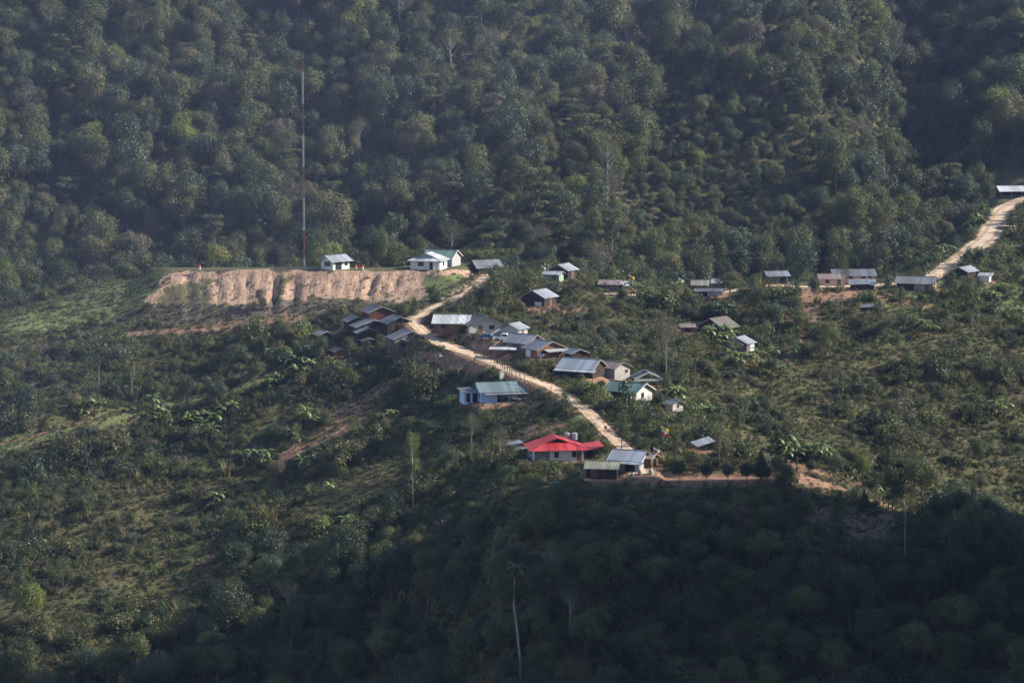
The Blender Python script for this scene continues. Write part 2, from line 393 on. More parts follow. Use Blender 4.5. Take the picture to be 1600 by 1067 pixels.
M['redtrack'] = mat_plain('red_earth', (.24, .145, .095), .25, .95, scale=.5, dirt=(.12,.09,.05), dirtamt=.5)
M['bark'] = mat_plain('brown_bark', (.11, .085, .065), .35, .9, scale=2)
M['barkpale'] = mat_plain('pale_bark', (.24, .22, .20), .25, .9, scale=2)

# ------------------------------------------------------------------ mesh helpers
class MB:
    def __init__(s): s.v = []; s.f = []
    def add(s, vs, fs, mat=None):
        o = len(s.v)
        for p in vs: s.v.append(tuple(mat @ Vector(p)) if mat else tuple(p))
        for f in fs: s.f.append([i + o for i in f])
        return s
    def box(s, x0, x1, y0, y1, z0, z1, mat=None):
        return s.add([(x0,y0,z0),(x1,y0,z0),(x1,y1,z0),(x0,y1,z0),(x0,y0,z1),(x1,y0,z1),(x1,y1,z1),(x0,y1,z1)],
                     [(0,3,2,1),(4,5,6,7),(0,1,5,4),(1,2,6,5),(2,3,7,6),(3,0,4,7)], mat)
    def tube(s, pts, rads, n=6):
        rings = []
        for i, p in enumerate(pts):
            p = Vector(p); a = Vector(pts[max(i - 1, 0)]); b = Vector(pts[min(i + 1, len(pts) - 1)])
            d = (b - a).normalized(); q = d.to_track_quat('Z', 'Y')
            rings.append([tuple(p + q @ Vector((rads[i] * math.cos(6.2832 * k / n), rads[i] * math.sin(6.2832 * k / n), 0))) for k in range(n)])
        o = len(s.v)
        for r in rings: s.v += r
        for i in range(len(rings) - 1):
            for k in range(n): s.f.append([o + i * n + k, o + i * n + (k + 1) % n, o + (i + 1) * n + (k + 1) % n, o + (i + 1) * n + k])
        s.f.append([o + k for k in range(n)][::-1]); s.f.append([o + (len(rings) - 1) * n + k for k in range(n)])
        return s
    def prism(s, prof, x0, x1, axis='x', mat=None):
        """closed profile [(a, z)] pushed along one axis"""
        n = len(prof)
        if axis == 'x': vs = [(x0, a, z) for a, z in prof] + [(x1, a, z) for a, z in prof]
        else: vs = [(a, x0, z) for a, z in prof] + [(a, x1, z) for a, z in prof]
        fs = [list(range(n)), list(range(2 * n - 1, n - 1, -1))] + [[k, k + n, (k + 1) % n + n, (k + 1) % n] for k in range(n)]
        return s.add(vs, fs, mat)
    def slab(s, quad, t):
        """a sheet of thickness t under the quad"""
        q = [Vector(p) for p in quad]; nn = (q[1] - q[0]).cross(q[2] - q[0]).normalized()
        if nn.z < 0: nn = -nn
        lo = [p - nn * t for p in q]; n = len(q)
        vs = q + lo
        fs = [list(range(n)), list(range(2 * n - 1, n - 1, -1))] + [[k, k + n, (k + 1) % n + n, (k + 1) % n] for k in range(n)]
        return s.add([tuple(p) for p in vs], fs)
    def mesh(s, name):
        me = bpy.data.meshes.new(name); me.from_pydata(s.v, [], s.f); me.validate()
        import bmesh
        b = bmesh.new(); b.from_mesh(me); bmesh.ops.recalc_face_normals(b, faces=b.faces); b.to_mesh(me); b.free()
        return me
    def build(s, name, mat, parent=None, loc=None, label=None):
        me = s.mesh(name); me.materials.append(M[mat] if isinstance(mat, str) else mat)
        o = bpy.data.objects.new(name, me); COL.objects.link(o)
        if parent: o.parent = parent
        if loc is not None: o.location = loc
        if label: o['label'] = label
        return o
def tag(o, label, cat, group=None):
    o['label'] = label; o['category'] = cat
    if group: o['group'] = group
    return o
def thing(name, label, cat, loc=(0, 0, 0), rz=0, group=None):
    o = bpy.data.objects.new(name, None); COL.objects.link(o); o.location = loc; o.rotation_euler = (0, 0, rz); o.empty_display_size = .5
    return tag(o, label, cat, group)
# ------------------------------------------------------------------ roads
road_main = road_line([(1003,742),(1000,720),(980,704),(950,676),(925,650),(900,628),(862,606),(820,588),(780,572),(740,555),(705,541),(680,531),(656,516),(647,501),(660,489),(690,476),(722,461),(745,448),(753,436),(765,428)])
road_ridge = road_line([(930,458),(960,461),(1010,460),(1060,458),(1120,458),(1200,446),(1260,448),(1350,447),(1400,443),(1450,437),(1480,417),(1510,396),(1540,373),(1558,348),(1570,328),(1600,313),(1640,300)])
road_spur = road_line([(1566,352),(1578,354),(1592,354),(1612,352)])
track_red = road_line([(205,520),(260,515),(320,510),(380,503),(425,496),(470,494)])
path_left = road_line([(-30,702),(40,684),(110,664),(175,650),(235,638)])
path_bush = road_line([(225,945),(262,930),(330,902),(420,868),(480,845),(560,822)])
ROADS += [(road_spur, 1.6), (track_red, 1.3), (path_left, .9), (path_bush, 1.1), (road_ridge, 3.0), (road_main, 2.2)]
def ribbon(name, P, hw, label, mat='road', wob=.35):
    n = len(P); cols = 7
    T = np.gradient(P[:, :2], axis=0); T /= np.linalg.norm(T, axis=1)[:, None] + 1e-9
    Nn = np.stack([-T[:, 1], T[:, 0]], 1)
    hwv = hw * (1 + wob * (fbm(np.arange(n) / 6., np.zeros(n) + len(name)) - .5) * 2) if np.isscalar(hw) else hw
    vs = []; uvs = []
    for j in range(cols):
        t = -1 + 2 * j / (cols - 1)
        q = P[:, :2] + Nn * (hwv * t)[:, None]
        z = P[:, 2] + .10 - .07 * abs(t) ** 3 - .05 * np.exp(-((abs(t) - .42) / .12) ** 2)
        vs.append(np.c_[q, z]); uvs += [(t, i / 10.) for i in range(n)]
    V = np.concatenate(vs)
    fs = [(j * n + i, (j + 1) * n + i, (j + 1) * n + i + 1, j * n + i + 1) for j in range(cols - 1) for i in range(n - 1)]
    me = bpy.data.meshes.new(name); me.from_pydata(V.tolist(), [], [f[::-1] for f in fs])
    uv = me.uv_layers.new(name='UVMap'); idx = np.array([l.vertex_index for l in me.loops]); uv.data.foreach_set('uv', np.array(uvs)[idx].ravel())
    for p in me.polygons: p.use_smooth = True
    me.materials.append(M[mat]); o = bpy.data.objects.new(name, me); COL.objects.link(o); o['kind'] = 'structure'; o['label'] = label
    return o
def hwramp(P, pts):
    """half width that varies along the line: [(pixel u at that place, half width)]"""
    u, v = project(P[:, 0], P[:, 1], P[:, 2]); return u, v
um, vm = hwramp(road_main, None)
hwm = 1.9 + 1.6 * np.exp(-((vm - 541) / 9.) ** 2) + 1.3 * np.exp(-((vm - 436) / 12.) ** 2) + .9 * sstep(670, 560, vm) * 0 + 1.2 * np.exp(-((vm - 742) / 14.) ** 2)
# ------------------------------------------------------------------ buildings: where they stand (pads are cut before the ground is built)
HOUSES = []
def HS(name, label, u, v, L, W, h, yaw, roof, wall, rise=None, kind='gable', over=.5, op=(), D=None, off=None, cat='house', extra=None, group=None, sink=.0):
    yw = R(yaw)
    dep = .5 * (W * abs(math.cos(yw)) + L * abs(math.sin(yw))) * .85 if off is None else off
    if D: a, b = ray(u, v); p = np.array([a * D, D, 0.]); p[2] = H0(np.array([p[0]]), np.array([D]))[0]; dep = 0
    else: p = at(u, v)
    x, y, z = p[0] * (p[1] + dep) / p[1], p[1] + dep, p[2]
    pad(x, y, z, L / 2 + .7, W / 2 + .7, yw, 3.0)
    HOUSES.append(dict(name=name, label=label, loc=(x, y, z), L=L, W=W, h=h, yaw=yw, roof=roof, wall=wall, rise=rise if rise is not None else W * .24, kind=kind, over=over, op=op, cat=cat, extra=extra, group=group))
    return len(HOUSES) - 1
Wn = lambda f, c, z=1.0, w=1.0, h=.9: ('window', f, c, z, w, h)
Dr = lambda f, c, w=.9, h=1.95: ('door', f, c, 0.02, w, h)
Op = lambda f, c, w, h, z=.05: ('opening', f, c, z, w, h)
# on and behind the levelled earth platform
HS('white_hut', 'small white hut with grey gabled roof on top of the earth bank', 524, 422, 5.6, 5.0, 2.5, 42, 'zinc_bright', 'white', over=.75, op=(Wn('l', .2, 1.0, 2.4, 1.1), Op('f', -.9, 2.1, 2.0), Wn('f', 1.7, 1.1, .8, .9)), D=764.5, cat='hut')
HS('white_house', 'white walled house with pale roof at the right end of the earth bank', 670, 423, 8.2, 6.6, 2.5, -16, 'roof_white', 'white', kind='gablet', rise=2.0, over=.8, op=(Wn('f', -1.2, 1.0, 1.5, 1.0), Op('f', 1.7, .9, 2.0), Wn('r', 0, 1.0, 1.2, 1.0)), D=765.5)
HS('green_roofed_house', 'grey house with green roof half hidden behind the white house', 692, 421, 8.0, 5.5, 2.6, -24, 'roof_green', 'greywall', rise=1.6, op=(Wn('f', 1.5),), D=775)
HS('open_stall', 'dark open wooden stall with grey roof where the road tops the ridge', 759, 423, 6.6, 5.0, 2.1, 24, 'zinc', 'wood_dark', kind='open', rise=1.5, over=.8, D=779, cat='stall')
HS('roadside_shed', 'long pale roofed shed above the road at the top right edge', 1592, 300, 13, 6, 2.5, 6, 'roof_white', 'wood_dark', kind='open', rise=1.2, over=.8, cat='shed')
HS('ridge_house', 'dark house with one bright roof slope on the ridge, beside a green lean-to', 880, 438, 5.0, 5.6, 2.7, 60, 'zinc_bright', 'wood_dark', op=(Dr('f', 0), Wn('l', 0)))
HS('lean_to', 'low green plank lean-to with pinkish white roof on the ridge', 865, 439, 4.4, 3.2, 1.9, -22, 'zinc_bright', 'green', rise=.6, op=(Dr('f', .8, .8, 1.7),), off=.6, cat='shed')
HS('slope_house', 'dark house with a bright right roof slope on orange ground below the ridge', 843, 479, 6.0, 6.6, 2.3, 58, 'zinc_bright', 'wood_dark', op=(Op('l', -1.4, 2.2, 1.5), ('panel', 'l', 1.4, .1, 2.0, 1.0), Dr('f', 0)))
HS('rusty_hut', 'low hut with a streaked rusty roof on the ridge left of the banana grove', 954, 454, 5.0, 4.0, 1.7, -12, 'zinc_rust', 'wood_grey', rise=.9, op=(Dr('f', -1),), cat='hut')
HS('tiny_hut', 'tiny dark hut touching the right side of the rusty roofed hut', 973, 454, 2.6, 3.0, 1.5, 50, 'zinc_bright', 'wood_dark', rise=.7, cat='hut', off=.8)
HS('brown_hut', 'small hut with dull olive roof at the foot of the dark forest', 1094, 452, 3.8, 4.0, 2.0, -6, 'roof_olive', 'wood_brown', rise=1.0, op=(Dr('f', 0),), cat='hut')
HS('pale_hut', 'pale roofed hut almost hidden by trees right of the olive roofed hut', 1124, 446, 3.2, 3.4, 1.8, -10, 'zinc_bright', 'wood_grey', rise=.8, cat='hut')
HS('low_shed', 'long low grey shed in front of the olive roofed hut', 1108, 464, 7.0, 3.2, 1.5, -4, 'zinc_dark', 'offwhite', rise=.5, op=(Op('f', -1.5, 2, 1.2),), cat='shed')
HS('plank_hut', 'grey plank hut with light roof on the ridge left of the red bank', 1212, 444, 5.4, 4.2, 2.3, 14, 'zinc', 'wood_grey', rise=.9, over=.6, op=(Op('f', 1.4, 1.8, 1.8), Wn('l', 0)), cat='hut')
HS('pink_house', 'low pink walled house with rust streaked roof, on the red bank', 1297, 447, 6.4, 5.0, 2.0, 5, 'zinc_rust', 'pink', rise=1.0, op=(Dr('f', 1.9), Wn('f', -1.2, .9, .9, .7)))
HS('long_house', 'longer grey roofed house with pale walls right behind the pink one', 1332, 445, 11.0, 6.0, 2.3, 3, 'zinc_dark', 'pink', rise=1.4, op=(Dr('f', 4.2), Wn('f', 2.4), Wn('f', -1.0)), off=5.5)
HS('patched_shed', 'patched tin shed sagging below the long pink and grey house', 1347, 453, 6.2, 3.6, 1.5, -6, 'zinc', 'wood_dark', kind='shed', rise=.8, cat='shed', off=1)
HS('field_hut', 'tiny dark field hut alone in the scrub below the right ridge', 1354, 487, 2.7, 2.2, 1.3, 5, 'zinc_dark', 'wood_dark', rise=.5, cat='hut')
HS('woven_house', 'house with reddish woven walls and grey roof below the right road', 1432, 455, 9.6, 6.2, 2.1, -16, 'zinc_dark', 'bamboo', rise=1.4, over=.6, op=(Op('f', -2.4, 4.4, 1.8), Dr('f', 3.2), Wn('r', 0)))
HS('shaded_hut', 'hut with a bright pale roof among trees under the rising road', 1507, 436, 5.4, 4.8, 2.0, 52, 'zinc_bright', 'wood_dark', rise=1.0, cat='hut')
HS('white_shed', 'tiny white walled shed right of the pale roofed hut among trees', 1539, 441, 2.8, 2.4, 1.7, -20, 'zinc_bright', 'white', kind='shed', rise=.4, cat='shed')
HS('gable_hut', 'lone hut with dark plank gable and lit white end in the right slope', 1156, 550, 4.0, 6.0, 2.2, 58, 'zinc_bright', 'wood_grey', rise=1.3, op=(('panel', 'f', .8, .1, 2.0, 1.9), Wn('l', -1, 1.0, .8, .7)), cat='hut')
HS('thatched_hut', 'dark thatched hut half hidden behind large banana plants', 1122, 523, 6.0, 7.2, 1.9, 50, 'thatch', 'wood_dark', rise=2.0, over=.7, cat='hut')
HS('tiny_shed', 'tiny brown shed beside a small orange path on the middle slope', 1074, 520, 3.0, 2.4, 1.4, 4, 'zinc_rust', 'wood_brown', kind='shed', rise=.4, op=(Op('f', 0, 1.4, 1.1),), cat='shed')
# dark cluster left of the road
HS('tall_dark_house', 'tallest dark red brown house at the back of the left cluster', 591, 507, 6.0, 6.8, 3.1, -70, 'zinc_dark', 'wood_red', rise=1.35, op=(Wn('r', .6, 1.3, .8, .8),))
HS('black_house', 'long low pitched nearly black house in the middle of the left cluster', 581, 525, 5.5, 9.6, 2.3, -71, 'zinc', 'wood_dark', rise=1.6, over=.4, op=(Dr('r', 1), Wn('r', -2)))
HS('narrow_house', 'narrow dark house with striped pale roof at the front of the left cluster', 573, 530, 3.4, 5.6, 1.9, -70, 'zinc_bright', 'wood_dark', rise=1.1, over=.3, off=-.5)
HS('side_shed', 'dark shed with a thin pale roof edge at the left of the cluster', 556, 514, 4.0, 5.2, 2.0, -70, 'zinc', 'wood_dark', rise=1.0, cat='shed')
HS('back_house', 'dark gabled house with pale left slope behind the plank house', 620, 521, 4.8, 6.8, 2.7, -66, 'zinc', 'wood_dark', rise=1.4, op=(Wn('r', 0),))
HS('plank_house', 'large grey plank house with a tin porch roof beside the road bend', 638, 548, 5.4, 9.2, 3.0, -68, 'zinc', 'wood_grey', rise=1.7, over=.5, op=(Dr('r', .2), Op('r', 2.2, 1.3, 1.9), Wn('r', -2.4)), extra='porch_r')
HS('small_shed', 'small shed with tilted grey roof left of the dark cluster', 506, 532, 3.2, 4.2, 1.5, -62, 'zinc', 'wood_dark', rise=.7, cat='shed')
HS('rusty_shed', 'little rusty roofed shed in front of the black house', 572, 540, 2.6, 3.2, 1.5, -62, 'zinc_rust', 'wood_dark', rise=.5, cat='shed', off=.5)
HS('pig_shed', 'low brown shed below the dark cluster on the shaded slope', 529, 557, 2.8, 3.6, 1.4, -62, 'zinc_rust', 'wood_brown', rise=.6, cat='shed')
# right of the road, upper middle
HS('white_roofed_house', 'house with a bright white sheet roof just right of the upper road', 707, 519, 8.0, 6.4, 2.4, -6, 'roof_white', 'wood_brown', rise=1.5, over=.7, op=(Wn('f', -2), Dr('f', .6)))
HS('white_walled_house', 'dark roofed house with white lower walls behind the parked vehicles', 754, 521, 5.0, 8.0, 2.3, -74, 'zinc_dark', 'offwhite', rise=1.7, over=.8, op=(Dr('r', -1.2), Wn('r', 1.6, 1.0, 1.2, .8)))
HS('grey_hut', 'grey walled hut with one bright roof slope above the white pickup', 803, 530, 4.6, 5.0, 2.5, 60, 'zinc_bright', 'greywall', rise=1.1, op=(Dr('f', 0),), cat='hut')
HS('carport', 'low white tin carport roof in front of the pickup', 786, 553, 6.0, 2.6, 1.2, -6, 'roof_white', 'wood_dark', kind='canopy', rise=.25, over=.3, cat='carport', off=.5)
HS('stepped_house', 'upper house of the stepped grey roofed pair beside the pickup', 820, 551, 6.4, 6.6, 2.4, -38, 'zinc', 'wood_grey', rise=1.6, over=.6, op=(Dr('r', 0), Wn('f', 0)))
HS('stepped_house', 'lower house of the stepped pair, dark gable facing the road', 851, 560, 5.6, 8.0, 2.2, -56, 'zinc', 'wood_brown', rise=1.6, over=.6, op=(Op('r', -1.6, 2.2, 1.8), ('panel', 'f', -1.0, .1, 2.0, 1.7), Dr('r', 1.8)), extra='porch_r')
HS('roadside_hut', 'little dark hut with pale roof edges above the long grey house', 900, 563, 3.0, 4.4, 1.7, -60, 'zinc', 'wood_dark', rise=.8, cat='hut')
HS('long_grey_house', 'long blue grey roofed house right of the road with a tin eave', 909, 591, 8.6, 7.0, 2.3, -26, 'zinc_blue', 'wood_dark', rise=1.7, over=.6, op=(Op('f', -2.0, 2.6, 1.9), Dr('f', 1.6), Wn('r', 0)), extra='porch_f')
HS('block_house', 'concrete block house with brownish roof joined to the long grey house', 960, 592, 5.0, 5.4, 2.5, -44, 'zinc_rust', 'block', rise=1.2, over=.5, op=(Wn('r', 1.4, 1.2, .8, .6),), off=3.4)
HS('open_pavilion', 'open white framed pavilion roof above the green roofed house', 1010, 609, 4.0, 6.2, 2.7, -80, 'zinc_dark', 'trim', kind='pavilion', rise=1.35, over=.3, cat='pavilion')
HS('white_gabled_house', 'green roofed house with a bright white gable facing right', 982, 630, 8.6, 6.6, 2.7, -37, 'roof_green', 'offwhite', rise=1.6, over=.7, op=(Wn('r', -.6, 1.1, .9, 1.1), ('shade', 'f', -.6, .05, 6.6, 2.2), Dr('f', 2.0)), extra='whiteend')  # front wall's eave shade is put in as a brown panel
HS('side_hut', 'little white hut with grey roof right of the green roofed house', 1053, 643, 2.8, 3.2, 1.8, -52, 'zinc_blue', 'offwhite', rise=.7, op=(Wn('r', 0, .9, .6, .6),), cat='hut')
HS('tin_shelter', 'lone tilted tin roof on posts among trees above the yard', 1098, 708, 3.8, 3.0, 1.5, 22, 'zinc_bright', 'wood_dark', kind='tilt', rise=1.0, over=.3, cat='shelter')
iBLUE = HS('blue_house', 'pale blue house with grey green roof and open carport left of the road', 782, 629, 10.6, 7.0, 2.7, 14, 'roof_teal', 'blue', kind='custom_blue', rise=1.5, over=.7)
iRED = HS('red_roofed_house', 'stained white house with a bright red roof', 868, 721, 10.6, 8.4, 2.6, 10, 'roof_red', 'offwhite', kind='custom_red', rise=2.3, over=.9)
HS('tin_shed', 'dark shed with two small stepped tin roofs left of the red roofed house', 808, 714, 3.0, 4.0, 2.2, 12, 'zinc_blue', 'wood_dark', kind='stepped', rise=.5, over=.35, cat='shed')
HS('olive_roofed_house', 'dark plank house with dull olive roof at the front of the yard', 942, 746, 6.4, 4.0, 2.1, -10, 'roof_olive', 'wood_dark', rise=1.1, over=.5, op=(Dr('f', -1.6), Wn('f', .4), Op('r', 0, 1.4, 1.7)), off=1.6)
HS('yard_house', 'house with blue grey roof and open front between the olive and brown roofs', 984, 738, 6.6, 6.0, 2.5, -24, 'zinc_blue', 'greywall', rise=1.5, over=.6, op=(Op('f', 1.2, 2.2, 1.9), Dr('f', -1.6)), extra='porch_f', off=4.4)
HS('brown_roofed_hut', 'small hut with a red brown roof at the right end of the yard houses', 1012, 731, 3.2, 3.2, 2.0, -30, 'zinc_rust', 'wood_brown', rise=.7, op=(Op('r', 0, 1.3, 1.6),), cat='hut', off=2.6)
pad(*(lambda p: (p[0], p[1] + 1, p[2]))(at(1000, 748)), 8, 2.2, 0, 3)
pad(*(lambda p: (p[0], p[1] + 1, p[2]))(at(1120, 750)), 13, 1.6, 0, 3)
pv = at(777, 538); pad(pv[0], pv[1] + 1.5, pv[2] + .9, 5.5, 2.6, 0, 1.5)
# ------------------------------------------------------------------ ground sheet
def build_ground():
    xs = np.r_[np.arange(-900, -300, 60), np.arange(-300, -160, 8), np.arange(-160, 160, 1.0), np.arange(160, 320, 6), np.arange(320, 901, 58)]
    ys = np.r_[np.arange(-300, 300, 40), np.arange(300, 520, 8), np.arange(520, 800, 1.0), np.arange(800, 1010, 3), np.arange(1010, 1500, 20), np.arange(1500, 2600, 100)]
    X, Y = np.meshgrid(xs, ys, indexing='ij'); sh = X.shape
    x = X.ravel(); y = Y.ravel()
    z = H(x, y)
    u, v = project(x, y, z)
    j = 7 * (fbm(x / 3., y / 3.) - .5) * 2
    uu, vv = u + j * 1.6, v + j * .8
    def pm(polys, soft=5.0, rag=0):
        out = np.zeros(len(x)); vv = v + j * .8 + rag * (fbm(x / 1.6 + 7, y / 6.) - .5) * (v > 436)
        for p in polys: out = np.maximum(out, np.clip(.5 - poly_dist(uu, vv, p) / soft / 2, 0, 1))
        return out
    vis = (y < 800)
    red = pm([[(196,516),(300,509),(420,494),(470,490),(470,500),(400,512),(300,522),(200,526)],
              [(620,560),(690,545),(775,562),(800,585),(700,585),(640,582)],
              [(1210,450),(1330,450),(1350,458),(1290,475),(1245,472),(1212,462)],[(1245,470),(1300,480),(1275,505),(1250,490)],
              [(1218,470),(1240,476),(1262,520),(1290,545),(1300,565),(1262,545),(1225,500)],
              [(1140,462),(1165,468),(1180,490),(1160,486)],
              [(1160,690),(1215,712),(1290,735),(1345,752),(1400,785),(1395,795),(1330,770),(1260,760),(1220,735),(1165,708)],
              [(520,640),(600,590),(650,590),(620,625),(540,680),(440,730),(430,715),(500,670)],
              [(1110,490),(1100,505),(1060,520),(1060,512),(1088,500)],[(1110,538),(1135,552),(1112,556),(1100,545)],
              [(808,474),(900,478),(940,486),(860,492),(815,484)],
              [(820,660),(880,655),(900,668),(860,680),(800,690)],
              [(1030,690),(1100,700),(1090,716),(1040,705)],[(920,742),(1060,736),(1200,742),(1240,755),(1150,760),(1040,758),(920,752)],
              [(700,628),(825,626),(880,630),(870,636),(720,637)],
              [(1440,470),(1475,485),(1470,500),(1445,490)],[(1370,455),(1400,468),(1440,470),(1440,480),(1390,475),(1365,466)]]) * vis
    red = red * np.where(inpoly(u, v, [(400,740),(620,560),(660,575),(640,640),(450,750)]), .66, 1)
    tan = pm([[(372,423),(740,423),(735,430),(660,431),(668,462),(650,474),(560,468),(500,463),(455,470),(400,472),(345,478),(300,470),(250,478),(232,484),(225,474),(262,428),(300,423)]], 3, 16) * vis
    # grassed-over strips on the bank
    tan = tan - pm([[(430,430),(452,424),(462,432),(444,462),(430,470),(424,462)],[(262,440),(318,430),(352,428),(335,446),(340,480),(220,490)],[(500,424),(512,424),(514,440),(506,440)],[(560,440),(600,448),(620,462),(600,470)]], 9) * .62
    # cut beside the road
    dr = np.full(len(x), 1e9)
    mm = (np.abs(x) < 170) & (y > 590) & (y < 800)
    for P in (road_main,):
        for q in P[::2]: dr[mm] = np.minimum(dr[mm], np.hypot(x[mm] - q[0], y[mm] - q[1]))
    side = (u < np.interp(v, [430, 448, 476, 500], [748, 738, 688, 645])) & (v < 502) & (v > 424)
    tan = np.maximum(tan, np.where(side, 1 - sstep(3.6, 5.2, dr), 0))
    red = np.maximum(red, (1 - sstep(2.0, 4.6, dr)) * .62)
    dd = np.full(len(x), 1e9)
    for P in (road_ridge, road_spur, track_red, path_left, path_bush):
        for q in P[::2]: dd[mm] = np.minimum(dd[mm], np.hypot(x[mm] - q[0], y[mm] - q[1]))
    red = np.maximum(red, (1 - sstep(1.0, 3.4, dd)) * .6)
    pdx = np.zeros(len(x))
    for cx, cy, zz, hx, hy, yaw, bl in PADS:
        c, s = math.cos(yaw), math.sin(yaw); lx, ly = (x - cx) * c + (y - cy) * s, -(x - cx) * s + (y - cy) * c
        d = np.hypot(np.maximum(np.abs(lx) - hx, 0), np.maximum(np.abs(ly) - hy, 0)); pdx = np.maximum(pdx, (1 - sstep(.3, 2.6, d)) * .85)
    red = np.maximum(red, pdx * (v > 428) * vis)
    mead = pm([[(-20,498),(120,455),(230,424),(262,426),(250,450),(232,478),(180,500),(60,520),(-20,528)],
               [(655,430),(735,430),(740,445),(700,468),(660,480),(640,478),(640,440)],
               [(1440,440),(1600,400),(1640,480),(1500,500),(1400,490),(1330,480)],
               [(800,640),(930,650),(940,672),(840,655)],[(-30,694),(60,672),(175,642),(300,618),(420,590),(425,600),(300,634),(180,660),(60,690),(-30,712)],
               [(500,840),(590,790),(480,880),(420,885),(300,930),(380,880)]], 8) * vis * (.72 + .5 * fbm(x / 3.5, y / 3.5 + 9))
    ash = pm([[(240,476),(350,476),(455,470),(560,468),(650,474),(640,492),(540,490),(400,496),(240,508),(110,520),(170,500)],
              [(1240,790),(1400,795),(1400,850),(1290,840)]], 6) * vis
    far = np.zeros(len(x))
    me = bpy.data.meshes.new('hillside')
    nx, ny = sh
    idx = np.arange(nx * ny).reshape(nx, ny)
    quads = np.stack([idx[:-1, :-1], idx[1:, :-1], idx[1:, 1:], idx[:-1, 1:]], -1).reshape(-1, 4)
    me.vertices.add(len(x)); me.vertices.foreach_set('co', np.stack([x, y, z], 1).astype('f').ravel())
    me.loops.add(quads.size); me.loops.foreach_set('vertex_index', quads.ravel().astype('i'))
    me.polygons.add(len(quads)); me.polygons.foreach_set('loop_start', np.arange(0, quads.size, 4).astype('i'))
    me.update(calc_edges=True); me.polygons.foreach_set('use_smooth', np.ones(len(quads), bool))
    for nme, a in (('red', red), ('tan', tan), ('meadow', mead), ('ash', ash)):
        at_ = me.attributes.new(nme, 'FLOAT', 'POINT'); at_.data.foreach_set('value', a.astype('f'))
    me.materials.append(M['ground'])
    o = bpy.data.objects.new('hillside', me); COL.objects.link(o); o['kind'] = 'structure'; o['label'] = 'green and brown hills with bare red earth banks'
    return o
hill_obj = build_ground()
ribbon('road', road_main, hwm, 'pale rutted dirt road climbing the village ridge')
ribbon('road', road_ridge, 2.2 + 2.0 * sstep(70, 135, road_ridge[:, 0]), 'pale dirt road curving up the ridge on the right')
ribbon('track', road_spur, 1.5, 'short dirt side track off the ridge road')
ribbon('track', track_red, .9, 'narrow red earth track below the bank', mat='redtrack')
ribbon('path', path_left, .5, 'grassy footpath along the left spur', mat='redtrack')
ribbon('path', path_bush, .45, 'faint footpath through the lower scrub', mat='redtrack')
# ------------------------------------------------------------------ foliage
LEAF = {
 'green': mat_leaf('leaf_green', [(.1, (0.031, 0.044, 0.018)), (.45, (0.067, 0.083, 0.031)), (.8, (0.119, 0.131, 0.047)), (1, (0.175, 0.165, 0.066))]),
 'dark': mat_leaf('leaf_dark_green', [(.1, (0.019, 0.031, 0.018)), (.5, (0.039, 0.060, 0.031)), (.9, (0.067, 0.092, 0.043))], gloss=.4),
 'bright': mat_leaf('leaf_yellow_green', [(.1, (0.072, 0.097, 0.026)), (.5, (0.134, 0.165, 0.040)), (.9, (0.248, 0.242, 0.066))], trans=.3),
 'dry': mat_leaf('leaf_grey_brown', [(.1, (0.052, 0.044, 0.039)), (.5, (0.103, 0.086, 0.072)), (.9, (0.165, 0.131, 0.103))]),
 'olive': mat_leaf('leaf_olive', [(.1, (0.052, 0.053, 0.026)), (.5, (0.103, 0.102, 0.043)), (.9, (0.170, 0.150, 0.072))]),
 'banana': mat_leaf('banana_leaf', [(.1, (.06, .095, .02)), (.5, (.12, .17, .035)), (.9, (.22, .26, .07))], trans=.3, gloss=.8),
 'grass': mat_leaf('dry_grass', [(.1, (.07, .075, .025)), (.5, (.14, .13, .05)), (.9, (.26, .21, .11))], trans=.3),
 'plume': mat_leaf('reddish_plumes', [(.1, (.14, .09, .055)), (.5, (.24, .16, .10)), (.9, (.38, .30, .22))], trans=.3),
}
def quads_mesh(name, C, A, B, tone, mat):
    """a leaf-sized quad per centre C spanned by half-vectors A and B, slightly folded"""
    n = len(C)
    V = np.stack([C - A, C + B * .8 , C + A, C - B * .8], 1).reshape(-1, 3)
    me = bpy.data.meshes.new(name)
    me.vertices.add(4 * n); me.vertices.foreach_set('co', V.astype('f').ravel())
    me.loops.add(4 * n); me.loops.foreach_set('vertex_index', np.arange(4 * n).astype('i'))
    me.polygons.add(n); me.polygons.foreach_set('loop_start', np.arange(0, 4 * n, 4).astype('i'))
    me.update(calc_edges=True)
    a = me.attributes.new('tone', 'FLOAT', 'POINT'); a.data.foreach_set('value', np.repeat(tone, 4).astype('f'))
    me.materials.append(mat); return me
def unit(v): return v / (np.linalg.norm(v, axis=-1, keepdims=True) + 1e-9)
def leaves_on(clumps, per, size, g, flat=1.0, up=.3, rnd=.5, jit=.3):
    Cs, As, Bs, Ts = [], [], [], []
    for (cx, cy, cz, r) in clumps:
        n = max(6, int(per * (r / .25) ** 2))
        d = unit(g.normal(size=(n, 3))); d[:, 2] = np.where((d[:, 2] < -.35) & (g.random(n) < .7), -d[:, 2], d[:, 2])
        rad = r * (1 - jit * g.random(n) ** 1.5) * (1 + .18 * g.normal(size=n))
        P = np.array([cx, cy, cz]) + d * rad[:, None] * np.array([1, 1, flat])
        nn = unit(d + np.array([0, 0, up]) + rnd * g.normal(size=(n, 3)))
        a = unit(np.cross(nn, g.normal(size=(n, 3)))); b = np.cross(nn, a)
        s = size * (.6 + .8 * g.random(n))[:, None]
        Cs.append(P); As.append(a * s); Bs.append(b * s * .75); Ts.append(np.clip(.5 + .25 * g.normal() + .18 * g.normal(size=n), 0, 1))
    return np.concatenate(Cs), np.concatenate(As), np.concatenate(Bs), np.concatenate(Ts)
